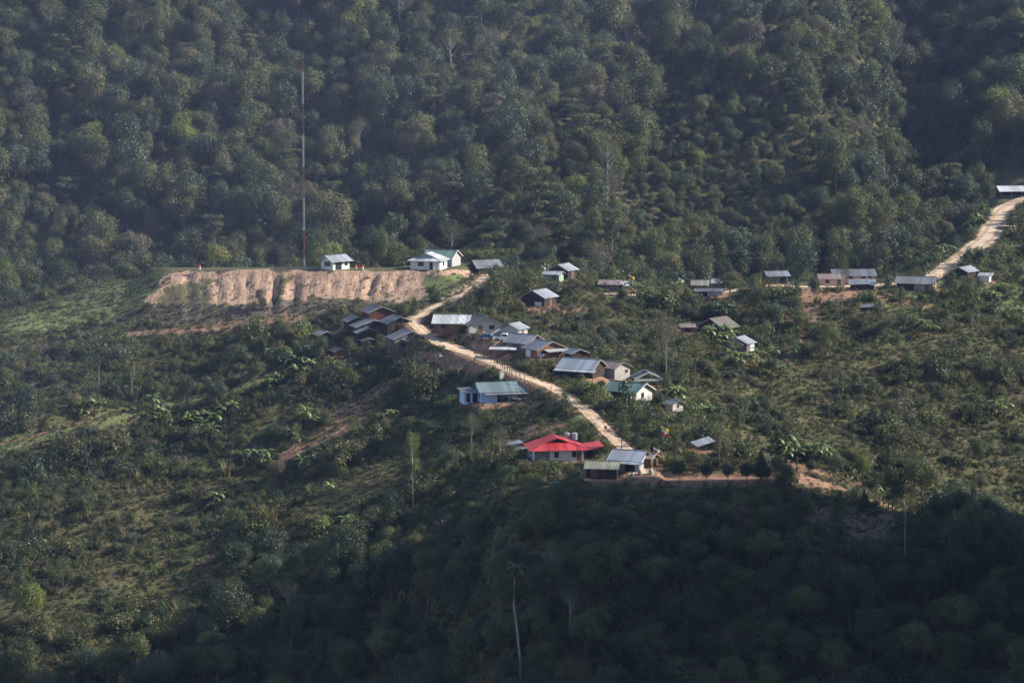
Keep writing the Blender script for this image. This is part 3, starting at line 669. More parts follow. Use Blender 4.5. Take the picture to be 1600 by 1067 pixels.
def make_tree(kind, seed, leaf, bark='bark', detail=1.0):
    """a template one unit wide and one unit tall: returns (crown mesh, trunk mesh)"""
    g = np.random.default_rng(seed); rr = random.Random(seed)
    cl = []
    lean = (g.normal() * .04, g.normal() * .04)
    def ell(n, c, rad, rmin, rmax, shell=.6):
        for _ in range(n):
            d = unit(g.normal(size=3)); d[2] = abs(d[2]) * 1.0 - .35 * g.random()
            q = shell + (1 - shell) * g.random(); cl.append((c[0] + d[0] * rad[0] * q, c[1] + d[1] * rad[1] * q, c[2] + d[2] * rad[2] * q, rmin + (rmax - rmin) * g.random()))
    fl = 1.0; per = 520; ls = .0160
    if kind == 'dome': ell(17, (0, 0, .62), (.36, .36, .28), .10, .20); ell(5, (0, 0, .5), (.2, .2, .2), .16, .22); fl = .8
    elif kind == 'tall': ell(10, (.02, 0, .72), (.26, .26, .22), .11, .2); ell(11, (0, 0, .42), (.30, .30, .24), .10, .19); fl = 1.05
    elif kind == 'umbrella':
        for k in range(4): 
            ell(7, (g.normal() * .1, g.normal() * .1, .58 + .12 * k), (.42 - .05 * k, .42 - .05 * k, .05), .09, .16, .3)
        fl = .38; per = 420
    elif kind == 'sparse': ell(30, (0, 0, .62), (.38, .38, .34), .07, .14, .35); per = 330; ls = .0115
    elif kind == 'lumpy': ell(9, (.12, .05, .72), (.28, .25, .2), .1, .18); ell(8, (-.18, 0, .5), (.24, .24, .2), .1, .18); ell(6, (.1, -.1, .35), (.28, .28, .15), .12, .18)
    elif kind == 'cone':
        for k in range(9):
            z = .18 + .8 * k / 9; r = .42 * (1 - k / 9.5) + .05; ell(5 if k < 6 else 3, (0, 0, z), (r * .7, r * .7, .05), r * .35, r * .6 + .03)
        ls = .0185
    elif kind == 'round': ell(16, (0, 0, .6), (.33, .33, .29), .13, .2); ell(5, (0, 0, .55), (.15, .15, .2), .2, .26); ls = .0175
    elif kind == 'top': ell(12, (0, 0, .82), (.34, .34, .16), .09, .16); ell(5, (.1, 0, .6), (.2, .2, .12), .06, .11); per = 330
    elif kind == 'feather': 
        for k in range(26):
            a = g.random() * 6.28; q = g.random() ** .6; cl.append((math.cos(a) * .36 * q, math.sin(a) * .36 * q, .95 - .5 * q * q - .25 * g.random(), .06 + .08 * g.random()))
        per = 360; ls = .0145; fl = 1.3
    C, A, B, T = leaves_on([(x, y, z, r) for x, y, z, r in cl], per * detail * 1.4, ls * .85, g, fl)
    crown = quads_mesh('crown', C, A, B, T, LEAF[leaf])
    mb = MB(); top = .75 if kind not in ('top',) else .9
    pts = [(lean[0] * t + .015 * math.sin(5 * t + seed), lean[1] * t + .015 * math.cos(4 * t), t * top) for t in (-.06, .12, .3, .5, .75, 1)]
    mb.tube(pts, [.026, .022, .018, .014, .009, .004], 6)
    for i in range(0, len(cl), 2 if kind != 'sparse' else 1):
        x, y, z, r = cl[i]; s = min(max(z - .22, .15), .6) / top
        p0 = (lean[0] * s, lean[1] * s, s * top); mid = ((p0[0] + x) / 2, (p0[1] + y) / 2, (p0[2] + z) / 2 - .03)
        q = 1.0 if kind != 'sparse' else .6; mid = (mid[0] + .03 * math.sin(i * 2.1), mid[1], mid[2] + .03 * math.cos(i * 1.7)); mb.tube([p0, mid, (x, y, z)], [.010 * q, .006 * q, .002 * q], 4)
    tm = mb.mesh('trunk'); tm.materials.append(M[bark])
    return crown, tm
TREES = {}
def tpl(key, *a, **k): TREES[key] = make_tree(*a, **k)
tpl('dome_a', 'dome', 1, 'green'); tpl('dome_b', 'dome', 2, 'olive'); tpl('dome_c', 'dome', 3, 'dark')
tpl('tall_a', 'tall', 4, 'green'); tpl('tall_b', 'tall', 5, 'dark'); tpl('tall_c', 'tall', 6, 'olive')
tpl('umb_a', 'umbrella', 7, 'green', detail=1.2); tpl('umb_b', 'umbrella', 8, 'dry', detail=1.2)
tpl('sparse_a', 'sparse', 9, 'dry', 'barkpale'); tpl('sparse_b', 'sparse', 10, 'olive', 'barkpale')
tpl('lump_a', 'lumpy', 11, 'green'); tpl('lump_b', 'lumpy', 12, 'dark'); tpl('lump_c', 'lumpy', 13, 'bright')
tpl('cone_a', 'cone', 14, 'dark'); tpl('round_a', 'round', 15, 'dark'); tpl('round_b', 'round', 16, 'green'); tpl('round_c', 'round', 26, 'bright')
tpl('top_a', 'top', 17, 'bright', 'barkpale'); tpl('top_b', 'top', 18, 'dark', 'barkpale')
tpl('feather_a', 'feather', 19, 'bright'); tpl('feather_b', 'feather', 20, 'olive'); tpl('dome_d', 'dome', 21, 'dry')
def put_tree(key, x, y, z, wdt, hgt, label, cat='tree', group=None, name='tree', rz=None):
    o = thing(name, label, cat, (x, y, z), rng.random() * 6.28 if rz is None else rz, group)
    o.scale = (wdt, wdt, hgt)
    cm, tm = TREES[key]
    for nme, me in (('crown', cm), ('trunk', tm)):
        c = bpy.data.objects.new(nme, me); c.parent = o; COL.objects.link(c)
    return o

# shrubs, grasses, banana plants --------------------------------------------------
def blades_mesh(seed, n, h, spread, w, leaf, arch=.5, plume=False):
    g = np.random.default_rng(seed); V = []; Fc = []; T = []
    for i in range(n):
        a = g.random() * 6.28; r0 = spread * .35 * g.random(); hh = h * (.5 + .6 * g.random()); out = spread * (.3 + arch * g.random()); tn = g.random()
        px, py = math.cos(a), math.sin(a); qx, qy = -py * w / 2, px * w / 2
        o = len(V); seg = 3
        for k in range(seg + 1):
            t = k / seg; rad = r0 + out * t ** 1.8; z = hh * (t - .25 * arch * t * t); ww = (1 - .85 * t) if not plume else (.25 if k < 2 else (1.6 if k == 2 else .3))
            V += [(px * rad - qx * ww, py * rad - qy * ww, z), (px * rad + qx * ww, py * rad + qy * ww, z)]; T += [tn, tn]
        for k in range(seg): Fc.append((o + 2 * k, o + 2 * k + 1, o + 2 * k + 3, o + 2 * k + 2))
    me = bpy.data.meshes.new('tuft'); me.from_pydata(V, [], Fc); me.materials.append(LEAF[leaf])
    at_ = me.attributes.new('tone', 'FLOAT', 'POINT'); at_.data.foreach_set('value', np.array(T, 'f')); return me
def bush_mesh(seed, leaf, R_=1.0, h=1.0, n=7, per=42, ls=.11):
    per = per * 2.3; ls = ls * .66
    g = np.random.default_rng(seed); cl = []
    for _ in range(n):
        a = g.random() * 6.28; q = g.random() ** .7 * R_ * .7
        cl.append((math.cos(a) * q, math.sin(a) * q, h * (.25 + .6 * g.random() * (1 - .5 * q / R_)), R_ * (.28 + .25 * g.random())))
    C, A, B, T = leaves_on([(x, y, z, r * .35) for x, y, z, r in cl], per, ls, g)
    # leaves_on works on unit radii: spread the clumps out again
    ctr = np.repeat(np.array([c[:3] for c in cl]), [max(6, int(per * (c[3] * .35 / .25) ** 2)) for c in cl], axis=0)
    C = ctr + (C - ctr) / .35
    me = quads_mesh('shrub', C, A, B, T, LEAF[leaf]); return me
def banana_mesh(seed, n=9):
    g = np.random.default_rng(seed); V = []; Fc = []; T = []
    for i in range(n):
        a = i * 2.4 + g.random() * .5; el = .35 + .95 * g.random(); L_ = 1.9 + 1.0 * g.random(); w = .30 + .1 * g.random(); tn = g.random()
        dx, dy = math.cos(a), math.sin(a); sx_, sy_ = -dy, dx; p = np.array([0., 0., 1.9 + .3 * g.random()]); o = len(V); seg = 7; e = el + .35
        for k in range(seg + 1):
            t = k / seg; ww = w * math.sin(math.pi * min(max(t * .96 + .04, 0), 1)) ** .6 + .02; dr = .10 * ww / w
            for s in (-1, 0, 1): V.append((p[0] + sx_ * ww * s, p[1] + sy_ * ww * s, p[2] - abs(s) * dr)); T.append(tn)
            p = p + np.array([dx * math.cos(e), dy * math.cos(e), math.sin(e)]) * L_ / seg; e -= (.28 + .12 * g.random())
        for k in range(seg):
            for s in (0, 1): Fc.append((o + 3 * k + s, o + 3 * k + s + 1, o + 3 * k + s + 4, o + 3 * k + s + 3))
    me = bpy.data.meshes.new('leaves'); me.from_pydata(V, [], Fc); me.materials.append(LEAF['banana'])
    at_ = me.attributes.new('tone', 'FLOAT', 'POINT'); at_.data.foreach_set('value', np.array(T, 'f'))
    st = MB().tube([(0, 0, -.3), (.02, .02, 1), (0, 0, 2.1)], [.16, .12, .07], 7).mesh('stem'); st.materials.append(LEAF['olive'])
    return me, st
BAN = [banana_mesh(s, n) for s, n in ((31, 9), (32, 8), (33, 10), (34, 7))]
PROTO = bpy.data.collections.new('plant_kinds')
PI_ = {}
def proto(key, me):
    o = bpy.data.objects.new('k%02d_' % len(PI_) + key, me); PROTO.objects.link(o); PI_[key] = len(PI_)
for i, (lf, R_, h, n, per, ls) in enumerate([('green', 1, 1, 8, 110, .10), ('olive', 1, 1.2, 7, 100, .10), ('dark', 1, .9, 8, 110, .10), ('dry', .9, 1.1, 7, 80, .08), ('bright', .9, 1, 7, 90, .10), ('green', .7, 1.8, 8, 90, .10), ('dark', .8, 1.6, 9, 90, .11), ('olive', 1.2, .6, 9, 80, .09)]):
    proto('bush%d' % i, bush_mesh(50 + i, lf, R_, h, n, per, ls))
proto('tuft0', blades_mesh(70, 46, 1.5, 1.0, .10, 'grass')); proto('tuft1', blades_mesh(71, 40, 1.3, 1.1, .11, 'olive')); proto('tuft2', blades_mesh(72, 34, 1.0, 1.0, .13, 'green'))
proto('plume0', blades_mesh(73, 12, 1.5, .9, .07, 'plume', plume=True)); proto('tuft3', blades_mesh(74, 30, .5, .7, .10, 'bright'))
for i, k in enumerate(['dome_a', 'dome_b', 'dome_c', 'tall_a', 'tall_b', 'lump_a', 'umb_a', 'sparse_a', 'lump_c', 'tall_c']): proto('tree%d' % i, TREES[k][0])
def scatter(name, pts, idx, scl, rotz, label, tilt=.12):
    """one object that stands for a growth nobody could count"""
    n = len(pts); me = bpy.data.meshes.new(name); me.vertices.add(n); me.vertices.foreach_set('co', np.asarray(pts, 'f').ravel())
    a = me.attributes.new('pick', 'INT', 'POINT'); a.data.foreach_set('value', np.asarray(idx, 'i'))
    a = me.attributes.new('scl', 'FLOAT_VECTOR', 'POINT'); a.data.foreach_set('vector', np.asarray(scl, 'f').ravel())
    rot = np.c_[rng.normal(size=n) * tilt, rng.normal(size=n) * tilt, rotz]
    a = me.attributes.new('rot', 'FLOAT_VECTOR', 'POINT'); a.data.foreach_set('vector', rot.astype('f').ravel())
    o = bpy.data.objects.new(name, me); COL.objects.link(o); o['kind'] = 'stuff'; o['label'] = label
    ng = bpy.data.node_groups.new(name, 'GeometryNodeTree')
    ng.interface.new_socket('Geometry', in_out='INPUT', socket_type='NodeSocketGeometry'); ng.interface.new_socket('Geometry', in_out='OUTPUT', socket_type='NodeSocketGeometry')
    gi = ng.nodes.new('NodeGroupInput'); go = ng.nodes.new('NodeGroupOutput'); ip = ng.nodes.new('GeometryNodeInstanceOnPoints')
    ci = ng.nodes.new('GeometryNodeCollectionInfo'); ci.inputs['Collection'].default_value = PROTO; ci.inputs['Separate Children'].default_value = True; ci.inputs['Reset Children'].default_value = True
    def na(nm, ty):
        q = ng.nodes.new('GeometryNodeInputNamedAttribute'); q.data_type = ty; q.inputs['Name'].default_value = nm; return q.outputs[0]
    ng.links.new(gi.outputs[0], ip.inputs['Points']); ng.links.new(ci.outputs[0], ip.inputs['Instance']); ip.inputs['Pick Instance'].default_value = True
    ng.links.new(na('pick', 'INT'), ip.inputs['Instance Index']); ng.links.new(na('scl', 'FLOAT_VECTOR'), ip.inputs['Scale'])
    er = ng.nodes.new('FunctionNodeEulerToRotation'); ng.links.new(na('rot', 'FLOAT_VECTOR'), er.inputs[0]); ng.links.new(er.outputs[0], ip.inputs['Rotation'])
    ng.links.new(ip.outputs[0], go.inputs[0])
    md = o.modifiers.new('scatter', 'NODES'); md.node_group = ng
    return o
# ------------------------------------------------------------------ where plants keep away
def clear_of(x, y, road_gap=3.0, pad_gap=1.2):
    ok = np.ones(len(x), bool)
    for P, hw in ROADS:
        for q in P[::2]: ok &= np.hypot(x - q[0], (y - q[1]) * np.where(y < q[1], .38, 1)) > hw + road_gap - 2.0
    for cx, cy, z, hx, hy, yaw, bl in PADS:
        c, s = math.cos(yaw), math.sin(yaw); lx, ly = (x - cx) * c + (y - cy) * s, -(x - cx) * s + (y - cy) * c
        ok &= np.hypot(np.maximum(np.abs(lx) - hx, 0), np.maximum(np.abs(ly) - hy, 0)) > pad_gap


    return ok
# single trees picked out in the photograph: pixel column, foot row or distance, top row, crown width in pixels
KEYTREES = []
def T(u, vb, vt, w, key, label, D=None, name='tree'): KEYTREES.append((u, vb, vt, w, key, label, D, name))
T(595,0,352,34,'tall_a','tall narrow green tree rising behind the earth bank, tallest there',798)
T(556,0,380,52,'dome_a','broad grey green tree behind the bank, just right of the small white hut',797)
T(622,0,377,64,'round_b','wide leafy tree behind the bank, just left of the white house',800)
T(660,0,385,46,'lump_a','green tree showing over the roof of the white house',801)
T(742,0,388,92,'umb_a','flat topped spreading tree behind the dark open stall',802)
T(802,0,398,44,'tall_b','dark upright tree right of the open stall on the ridge',792)
T(505,0,388,60,'round_b','round grey green tree behind the fence of the radio mast',796)
T(455,0,395,50,'dome_a','rounded tree behind the earth bank, left of the radio mast',796)
T(40,0,398,52,'dome_b','olive tree at the far left edge of the hill crest',800)
T(92,0,402,56,'lump_a','bushy tree on the far side of the left meadow',798)
T(150,0,405,56,'dome_d','grey brown tree beyond the left meadow',796)
T(10,0,410,40,'dome_a','green tree cut by the left edge above the meadow',790)
T(24,482,446,30,'dome_c','dark tree standing at the left end of the meadow')
T(50,470,440,34,'lump_b','dark rounded tree where the meadow meets the forest')
T(196,0,408,50,'round_b','leafy tree behind the top left corner of the earth bank',792)
T(80,478,463,9,'top_b','small thin tree standing alone in the green meadow')
T(148,438,448,8,'top_b','slim dark stump like tree on the grassy bank') if False else None
T(798,462,416,36,'feather_b','loose olive tree on the right side of the upper road')
T(826,455,418,50,'lump_a','leafy tree below the ridge, right of the upper road')
T(862,470,438,34,'dome_c','dark tree just below the ridge house with the green lean-to')
T(898,462,432,40,'dome_b','olive tree between the two ridge huts right of the road')
T(1040,600,480,46,'sparse_a','tall bare grey tree standing alone in the middle slope')
T(1084,606,516,62,'feather_b','tall loose green tree just right of the bare grey tree')
T(1022,575,548,26,'dome_b','small olive tree left of the bare grey tree')
T(1140,468,424,50,'dome_b','olive tree on the ridge left of the small open fronted hut')
T(1165,482,440,44,'lump_b','dark tree on the slope below the ridge, left of the red earth')
T(1186,496,448,34,'lump_a','leafy tree left of the red earth bank on the right ridge')
T(1210,505,470,36,'dome_c','dark bushy tree at the foot of the red earth bank')
T(1246,520,478,36,'dome_a','green tree half way down the red earth bank')
T(1272,468,432,24,'round_a','small round dark tree alone on the red bank below the pink houses')
T(1316,486,388,30,'sparse_b','thin see-through tree rising in front of the pink houses')
T(1295,560,500,44,'lump_a','green tree on the slope below the red earth bank')
T(1408,490,446,15,'tall_b','slender dark tree in front of the woven wall house')
T(1484,460,422,28,'tall_b','dark narrow tree left of the pale roofed hut under the road')
T(1511,472,430,48,'lump_a','broad green tree in front of the pale roofed hut under the road')
T(1532,416,388,24,'round_a','round dark tree beside the rising road, above the pale roofed hut')
T(1512,414,398,20,'sparse_b','small open tree on the lower edge of the rising road')
T(1553,434,402,26,'dome_c','dark tree right of the pale roofed hut under the road')
T(1060,757,717,31,'round_a','round dark tree at the left end of the row edging the yard')
T(1103,759,722,24,'round_a','second small dark tree from the left in the row edging the yard')
T(1137,757,724,25,'dome_c','third small dark tree from the left in the row edging the yard')
T(1166,759,720,27,'round_a','fourth dark tree from the left in the row edging the yard')
T(1189,752,698,27,'cone_a','pointed dark tree behind the row edging the yard')
T(1197,760,724,22,'dome_c','small dark tree just left of the big one in the yard row')
T(1222,766,710,46,'lump_b','biggest dark tree, at the right end of the yard row')
T(1154,688,640,22,'tall_b','dark upright tree at the head of the bare brown slope')
T(1124,735,654,44,'feather_b','pale olive tree beside the lone tin roof')
T(1086,738,700,38,'dome_a','leafy tree just below the lone tin roof')
T(1266,745,716,21,'round_a','small round dark tree on the bare brown slope')
T(972,706,644,27,'lump_a','leafy green tree at the right edge of the road above the yard')
T(1348,758,708,33,'round_c','yellow green round tree below the bare brown slope')
T(1306,752,704,36,'dome_c','dark blue green tree left of the yellow green one')
T(1440,800,702,62,'dome_a','wide grey green tree in the gully at the right')
T(1395,800,730,38,'lump_b','dark tree in the gully beside the yellow green tree')
T(1529,732,682,38,'round_b','round grey tree with a clear trunk, alone on the right slope')
T(1495,684,664,11,'tall_b','small dark column shaped tree on the right slope')
T(1518,658,628,15,'tall_b','narrow dark tree on the right slope, above the small column')
T(1196,650,618,26,'dome_c','dark round tree in the scrub right of the green roofed house')
T(645,802,676,33,'top_a','slender pale trunked tree with a bright yellow green top')
T(612,838,764,44,'tall_b','dark dense tree below the slender yellow topped one')
T(736,700,640,34,'sparse_b','thin tree on the slope under the blue house')
T(782,735,655,30,'sparse_a','bare thin trunked tree left of the red roofed house')
T(700,745,690,44,'lump_b','dark bushy tree on the slope below the blue house')
T(290,648,586,36,'lump_b','dark tree on the left slope beside the banana plants')
T(340,640,590,38,'dome_c','dark bushy tree right of the left slope banana plants')
T(154,618,556,14,'top_b','slim dark trunked tree on the sunny left slope')
T(206,622,572,16,'top_b','second slim tree on the sunny left slope')
T(400,600,560,36,'dome_a','bushy tree above the patch of red cloth')
T(452,540,500,42,'dome_b','olive tree on the slope left of the dark roofed cluster')
T(500,562,520,36,'lump_b','dark tree beside the small sloping roof at the left of the cluster')
T(546,560,524,26,'tall_a','narrow tree in front of the dark roofed cluster')
T(572,566,528,22,'tall_b','dark slim tree in front of the dark roofed cluster')
T(594,566,520,26,'lump_a','leafy tree against the plank house of the cluster')
T(606,574,556,22,'dome_c','low dark tree at the foot of the plank house')
T(629,506,470,26,'dome_a','leafy tree on the left edge of the road above the cluster')
T(100,930,862,44,'feather_b','feathery olive tree near the bottom left corner')
T(47,990,905,62,'round_c','bright round leafy tree at the bottom left')
T(421,905,812,72,'dome_c','dark broad crowned tree with a clear trunk, lower left')
T(378,900,842,44,'lump_b','dark tree left of the broad crowned one, lower left')
T(928,624,600,22,'round_a','dark bushy tree at the left end of the green roofed house')
T(1030,640,610,22,'dome_c','dark tree covering the corner of the green roofed house')
T(1308,900,760,40,'tall_b','tall dark tree against the burnt clearing')
T(1350,800,764,22,'cone_a','small pointed dark tree at the end of the bare slope')
T(820,596,574,0.1,'round_a','x') if False else None
for _t in [(1070,470,446,20,'dome_a','green tree left of the olive roofed hut on the ridge'),(1246,462,438,16,'lump_b','dark tree right of the grey plank hut on the ridge'),(1180,462,436,22,'dome_c','dark tree just left of the grey plank hut on the ridge'),(1378,470,450,18,'dome_a','small green tree between the patched shed and the woven wall house'),(1458,470,446,20,'lump_a','green tree at the right end of the woven wall house'),(1528,458,432,22,'lump_b','dark tree in front of the tiny white walled shed'),(915,452,432,24,'dome_a','green tree right of the bright roofed ridge house'),(935,470,448,22,'lump_a','green tree left of the rusty roofed hut'),(812,490,466,24,'dome_b','olive tree left of the dark house on orange ground'),(885,490,468,20,'lump_b','dark tree right of the dark house on orange ground'),(1370,500,474,22,'dome_c','dark tree right of the tiny field hut'),(1570,470,440,30,'dome_a','green tree below the rising road at the right edge'),(1590,440,412,26,'lump_b','dark tree at the right edge below the road'),(1545,306,276,24,'dome_c','dark tree left of the long pale shed at the top right'),(688,560,536,20,'dome_c','dark round tree left of the road on the plot above the blue house'),(742,516,498,16,'lump_a','small green tree in front of the bright white roofed house'),(722,520,503,18,'dome_a','bush like tree under the bright white sheet roof'),(872,545,522,26,'dome_c','dark tree behind the stepped grey roofed pair'),(930,580,556,24,'dome_b','olive tree behind the long blue grey roof'),(988,600,574,26,'lump_a','green tree left of the open white framed pavilion'),(940,610,592,20,'dome_a','small green tree in front of the long blue grey roof'),(900,612,590,18,'lump_a','small leafy tree by the road below the long blue grey roof'),(1040,612,580,22,'tall_b','dark narrow tree right of the open white framed pavilion'),(1000,672,642,30,'lump_b','dark tree behind the yard, right of the road'),(1040,684,660,26,'dome_b','olive tree behind the yellow, white and red flag'),(1065,668,640,34,'lump_a','green tree above the lone tin roof'),(690,655,622,30,'dome_c','dark tree at the left end of the blue house'),(670,690,655,36,'lump_a','leafy tree on the slope left below the blue house'),(760,668,640,26,'dome_a','green tree just below the blue house'),(845,670,652,18,'lump_a','small green tree above the bright red roof'),(790,760,724,38,'lump_b','dark dense tree below the stepped tin shed'),(840,775,742,36,'dome_a','green tree below the red roofed house'),(900,778,748,34,'lump_a','leafy tree below the dark plank house'),(770,480,452,22,'dome_c','dark tree right of the bend in the upper road'),(930,500,474,28,'dome_a','green tree on the slope right of the orange ground'),(950,540,512,30,'lump_b','dark tree in the middle slope, left of the bare grey one'),(900,520,500,22,'dome_c','dark tree above the stepped grey roofed pair'),(1098,585,556,26,'dome_c','dark tree left of the lone gabled hut'),(540,535,512,20,'dome_a','green tree at the left edge of the dark roofed cluster'),(655,575,556,18,'lump_a','small tree below the wood pile at the road bend')]: T(*_t)
def key_trees():
    out = []
    for (u, vb, vt, w, key, label, D, name) in KEYTREES:
        if D: a, b = ray(u, vt); x, y = a * D, D; z = float(H(x, y)[0])
        else:
            p = at(u, vb, H); x, y, z = p; a, b = ray(u, vt)
        d = y * CP - z * SP
        h = (b * y - z); wd = w * d / F
        out.append((x, y, wd))
        put_tree(key, x, y, z - .1, wd * 1.12, max(h, wd * .6), label, name=name)
    return out
KT = key_trees()
# the wooded mountainside --------------------------------------------------
def jgrid(x0, x1, y0, y1, s, j=.42):
    X, Y = np.meshgrid(np.arange(x0, x1, s), np.arange(y0, y1, s), indexing='ij')
    X = X.ravel() + rng.uniform(-j, j, X.size) * s; Y = Y.ravel() + rng.uniform(-j, j, Y.size) * s
    return X, Y
x, y = jgrid(-245, 265, 806, 1100, 7.5)
k = np.abs(x) < .25 * y; x, y = x[k], y[k]
z = H(x, y); hl = hill(x, y); mt = mountain(x, y)
k = (mt > hl - np.where((x > 60) & (y < 860 + .4 * x), 10, 1.5)) & clear_of(x, y, 4.5, 4); x, y, z = x[k], y[k], z[k]
u, v = project(x, y, z)
k = ~((u > 1540) & (v > 268) & (v < 350) & (y < 960)); x, y, z, u, v = x[k], y[k], z[k], u[k], v[k]
FK = ['dome_a', 'dome_b', 'dome_c', 'tall_a', 'tall_b', 'lump_a', 'umb_a', 'sparse_a', 'lump_c', 'tall_c', 'lump_b', 'umb_b', 'dome_d', 'sparse_b', 'round_b', 'feather_b']
FP = np.array([14, 10, 12, 11, 10, 12, 4, 3, 3, 9, 8, 2, 4, 3, 8, 4], float)
kind = rng.choice(len(FK), len(x), p=FP / FP.sum())
# neighbours of the same kind stand together here and there
patch = (fbm(x / 26., y / 26.) * 40).astype(int) % len(FK); kind = np.where(rng.random(len(x)) < .3, patch, kind)
wd = rng.uniform(6.0, 14.5, len(x)) + 3.5 * (rng.random(len(x)) < .1); ht = wd * rng.uniform(.85, 1.35, len(x)) + rng.uniform(0, 5, len(x))
young = inpoly(u, v, [(1050, 130), (1180, 160), (1290, 300), (1300, 420), (960, 430), (1010, 280)])
wd = np.where(young, wd * .62, wd); ht = np.where(young, ht * .55, ht)
inview = (u > -20) & (u < 1620) & (v > -60) & (v < 470)
score = np.where(inview, wd * ht / y ** 2, 0); order = np.argsort(-score)
single = np.zeros(len(x), bool); single[order[:290]] = True
LBL = {'dome_a': 'green domed tree', 'dome_b': 'olive domed tree', 'dome_c': 'dark green domed tree', 'tall_a': 'tall green tree', 'tall_b': 'tall dark green tree', 'lump_a': 'lumpy green tree', 'umb_a': 'flat topped green tree', 'sparse_a': 'thin grey tree with open branches', 'lump_c': 'yellow green tree', 'tall_c': 'tall olive tree', 'lump_b': 'lumpy dark tree', 'umb_b': 'flat topped grey brown tree', 'dome_d': 'grey brown domed tree', 'sparse_b': 'open branched olive tree', 'round_b': 'round crowned green tree', 'feather_b': 'feathery olive tree'}
ZN = lambda u, v: ('upper ' if v < 210 else 'lower ') + ('left' if u < 533 else 'middle' if u < 1066 else 'right')
for i in np.where(single)[0]:
    kk = FK[kind[i]]; zn = ZN(u[i], v[i])
    put_tree(kk, x[i], y[i], z[i] - .4, wd[i], ht[i], '%s in the forest, %s mountainside' % (LBL[kk], zn), group='%ss of the %s forest' % (LBL[kk], zn), name='forest_tree')
pi = np.array([PI_['tree%d' % min(q, 9)] if q < 10 else PI_['tree%d' % (q % 10)] for q in kind])
m = ~single
P1 = np.c_[x[m], y[m], z[m] - .4]; S1 = np.c_[wd[m], wd[m], ht[m]]; I1 = pi[m]
# understorey between the trees
x, y = jgrid(-245, 265, 806, 1085, 4.3); k = np.abs(x) < .25 * y; x, y = x[k], y[k]
z = H(x, y); k = (mountain(x, y) > hill(x, y) - np.where((x > 60) & (y < 860 + .4 * x), 13, 3)) & clear_of(x, y, 3.5, 3); x, y, z = x[k], y[k], z[k]
u, v = project(x, y, z); k = ~((u > 1540) & (v > 272) & (v < 350) & (y < 960)); x, y, z, u, v = x[k], y[k], z[k], u[k], v[k]; young = inpoly(u, v, [(1050, 130), (1180, 160), (1290, 300), (1300, 420), (960, 430), (1010, 280)])
s = rng.uniform(2.5, 4.6, len(x)) * np.where(young, 1.05, 1)
I2 = np.array([PI_[q] for q in rng.choice(['tree0', 'tree1', 'tree5', 'tree3', 'tree4', 'tree8'], len(x), p=[.25, .25, .2, .1, .15, .05])])
P = np.r_[P1, np.c_[x, y, z - .3]]; S = np.r_[S1, np.c_[s * 1.3, s * 1.3, s * 1.5]]; I = np.r_[I1, I2]
x, y = jgrid(100, 420, 400, 574, 8.0); k = (x > .186 * y + 9) & (y + _cT * x < 572); x, y = x[k], y[k]; z = H(x, y); s = rng.uniform(6, 11, len(x))
P = np.r_[P, np.c_[x, y, z - 1.0]]; S = np.r_[S, np.c_[s, s, s * 1.2]]; I = np.r_[I, np.array([PI_['tree%d' % q] for q in rng.integers(0, 6, len(x))])]
x, y = jgrid(-170, 170, 515, 600, 6.2); zz = H(x, y); uu, vv2 = project(x, y, zz); k = ((uu < -42) | (uu > 1642)) & (vv2 > 800); x, y, zz = x[k], y[k], zz[k]; s = rng.uniform(5, 10, len(x))
P = np.r_[P, np.c_[x, y, zz - .4]]; S = np.r_[S, np.c_[s, s, s * 1.1]]; I = np.r_[I, np.array([PI_['tree%d' % q] for q in rng.integers(0, 6, len(x))])]
scatter('forest', P, I, S, rng.random(len(P)) * 6.28, 'dense mass of smaller trees and undergrowth covering the mountainside', .04)
# the shaded wooded slope in front ------------------------------------------
x, y = jgrid(-135, 135, 520, 612, 6.4); z = H(x, y); u, v = project(x, y, z)
lim = np.interp(u, [-100, 120, 300, 400, 520, 600, 700, 800, 900, 1240, 1330, 1420, 1480, 1700], [1100, 1075, 985, 930, 900, 850, 838, 812, 800, 800, 880, 850, 805, 800])
k = (v > lim + 4) & (u > -40) & (u < 1640) & (v < 1150) & clear_of(x, y) & ~inpoly(u, v, [(1230, 780), (1400, 790), (1410, 850), (1290, 850)])
x, y, z, u, v = x[k], y[k], z[k], u[k], v[k]
WK = ['dome_a', 'dome_c', 'tall_b', 'lump_b', 'lump_a', 'sparse_b', 'round_b', 'cone_a', 'feather_b', 'tall_a']
WL = ['spreading green tree', 'dark domed tree', 'tall dark tree', 'lumpy dark tree', 'lumpy green tree', 'open branched tree', 'round crowned tree', 'pointed dark tree', 'feathery tree', 'tall green tree']
kk = rng.choice(10, len(x), p=[.17, .14, .12, .14, .12, .06, .1, .03, .06, .06])
for i in range(len(x)):
    w_ = rng.uniform(5.5, 11) * (1.0 if v[i] > 880 else .75); h_ = w_ * rng.uniform(.85, 1.45)
    zn = 'left' if u[i] < 533 else 'middle' if u[i] < 1066 else 'right'
    put_tree(WK[kk[i]], x[i], y[i], z[i] - .3, w_, h_, '%s in the shaded wood at the bottom %s' % (WL[kk[i]], zn), group='%ss of the shaded wood, bottom %s' % (WL[kk[i]], zn), name='woodland_tree')
print('woodland', len(x))
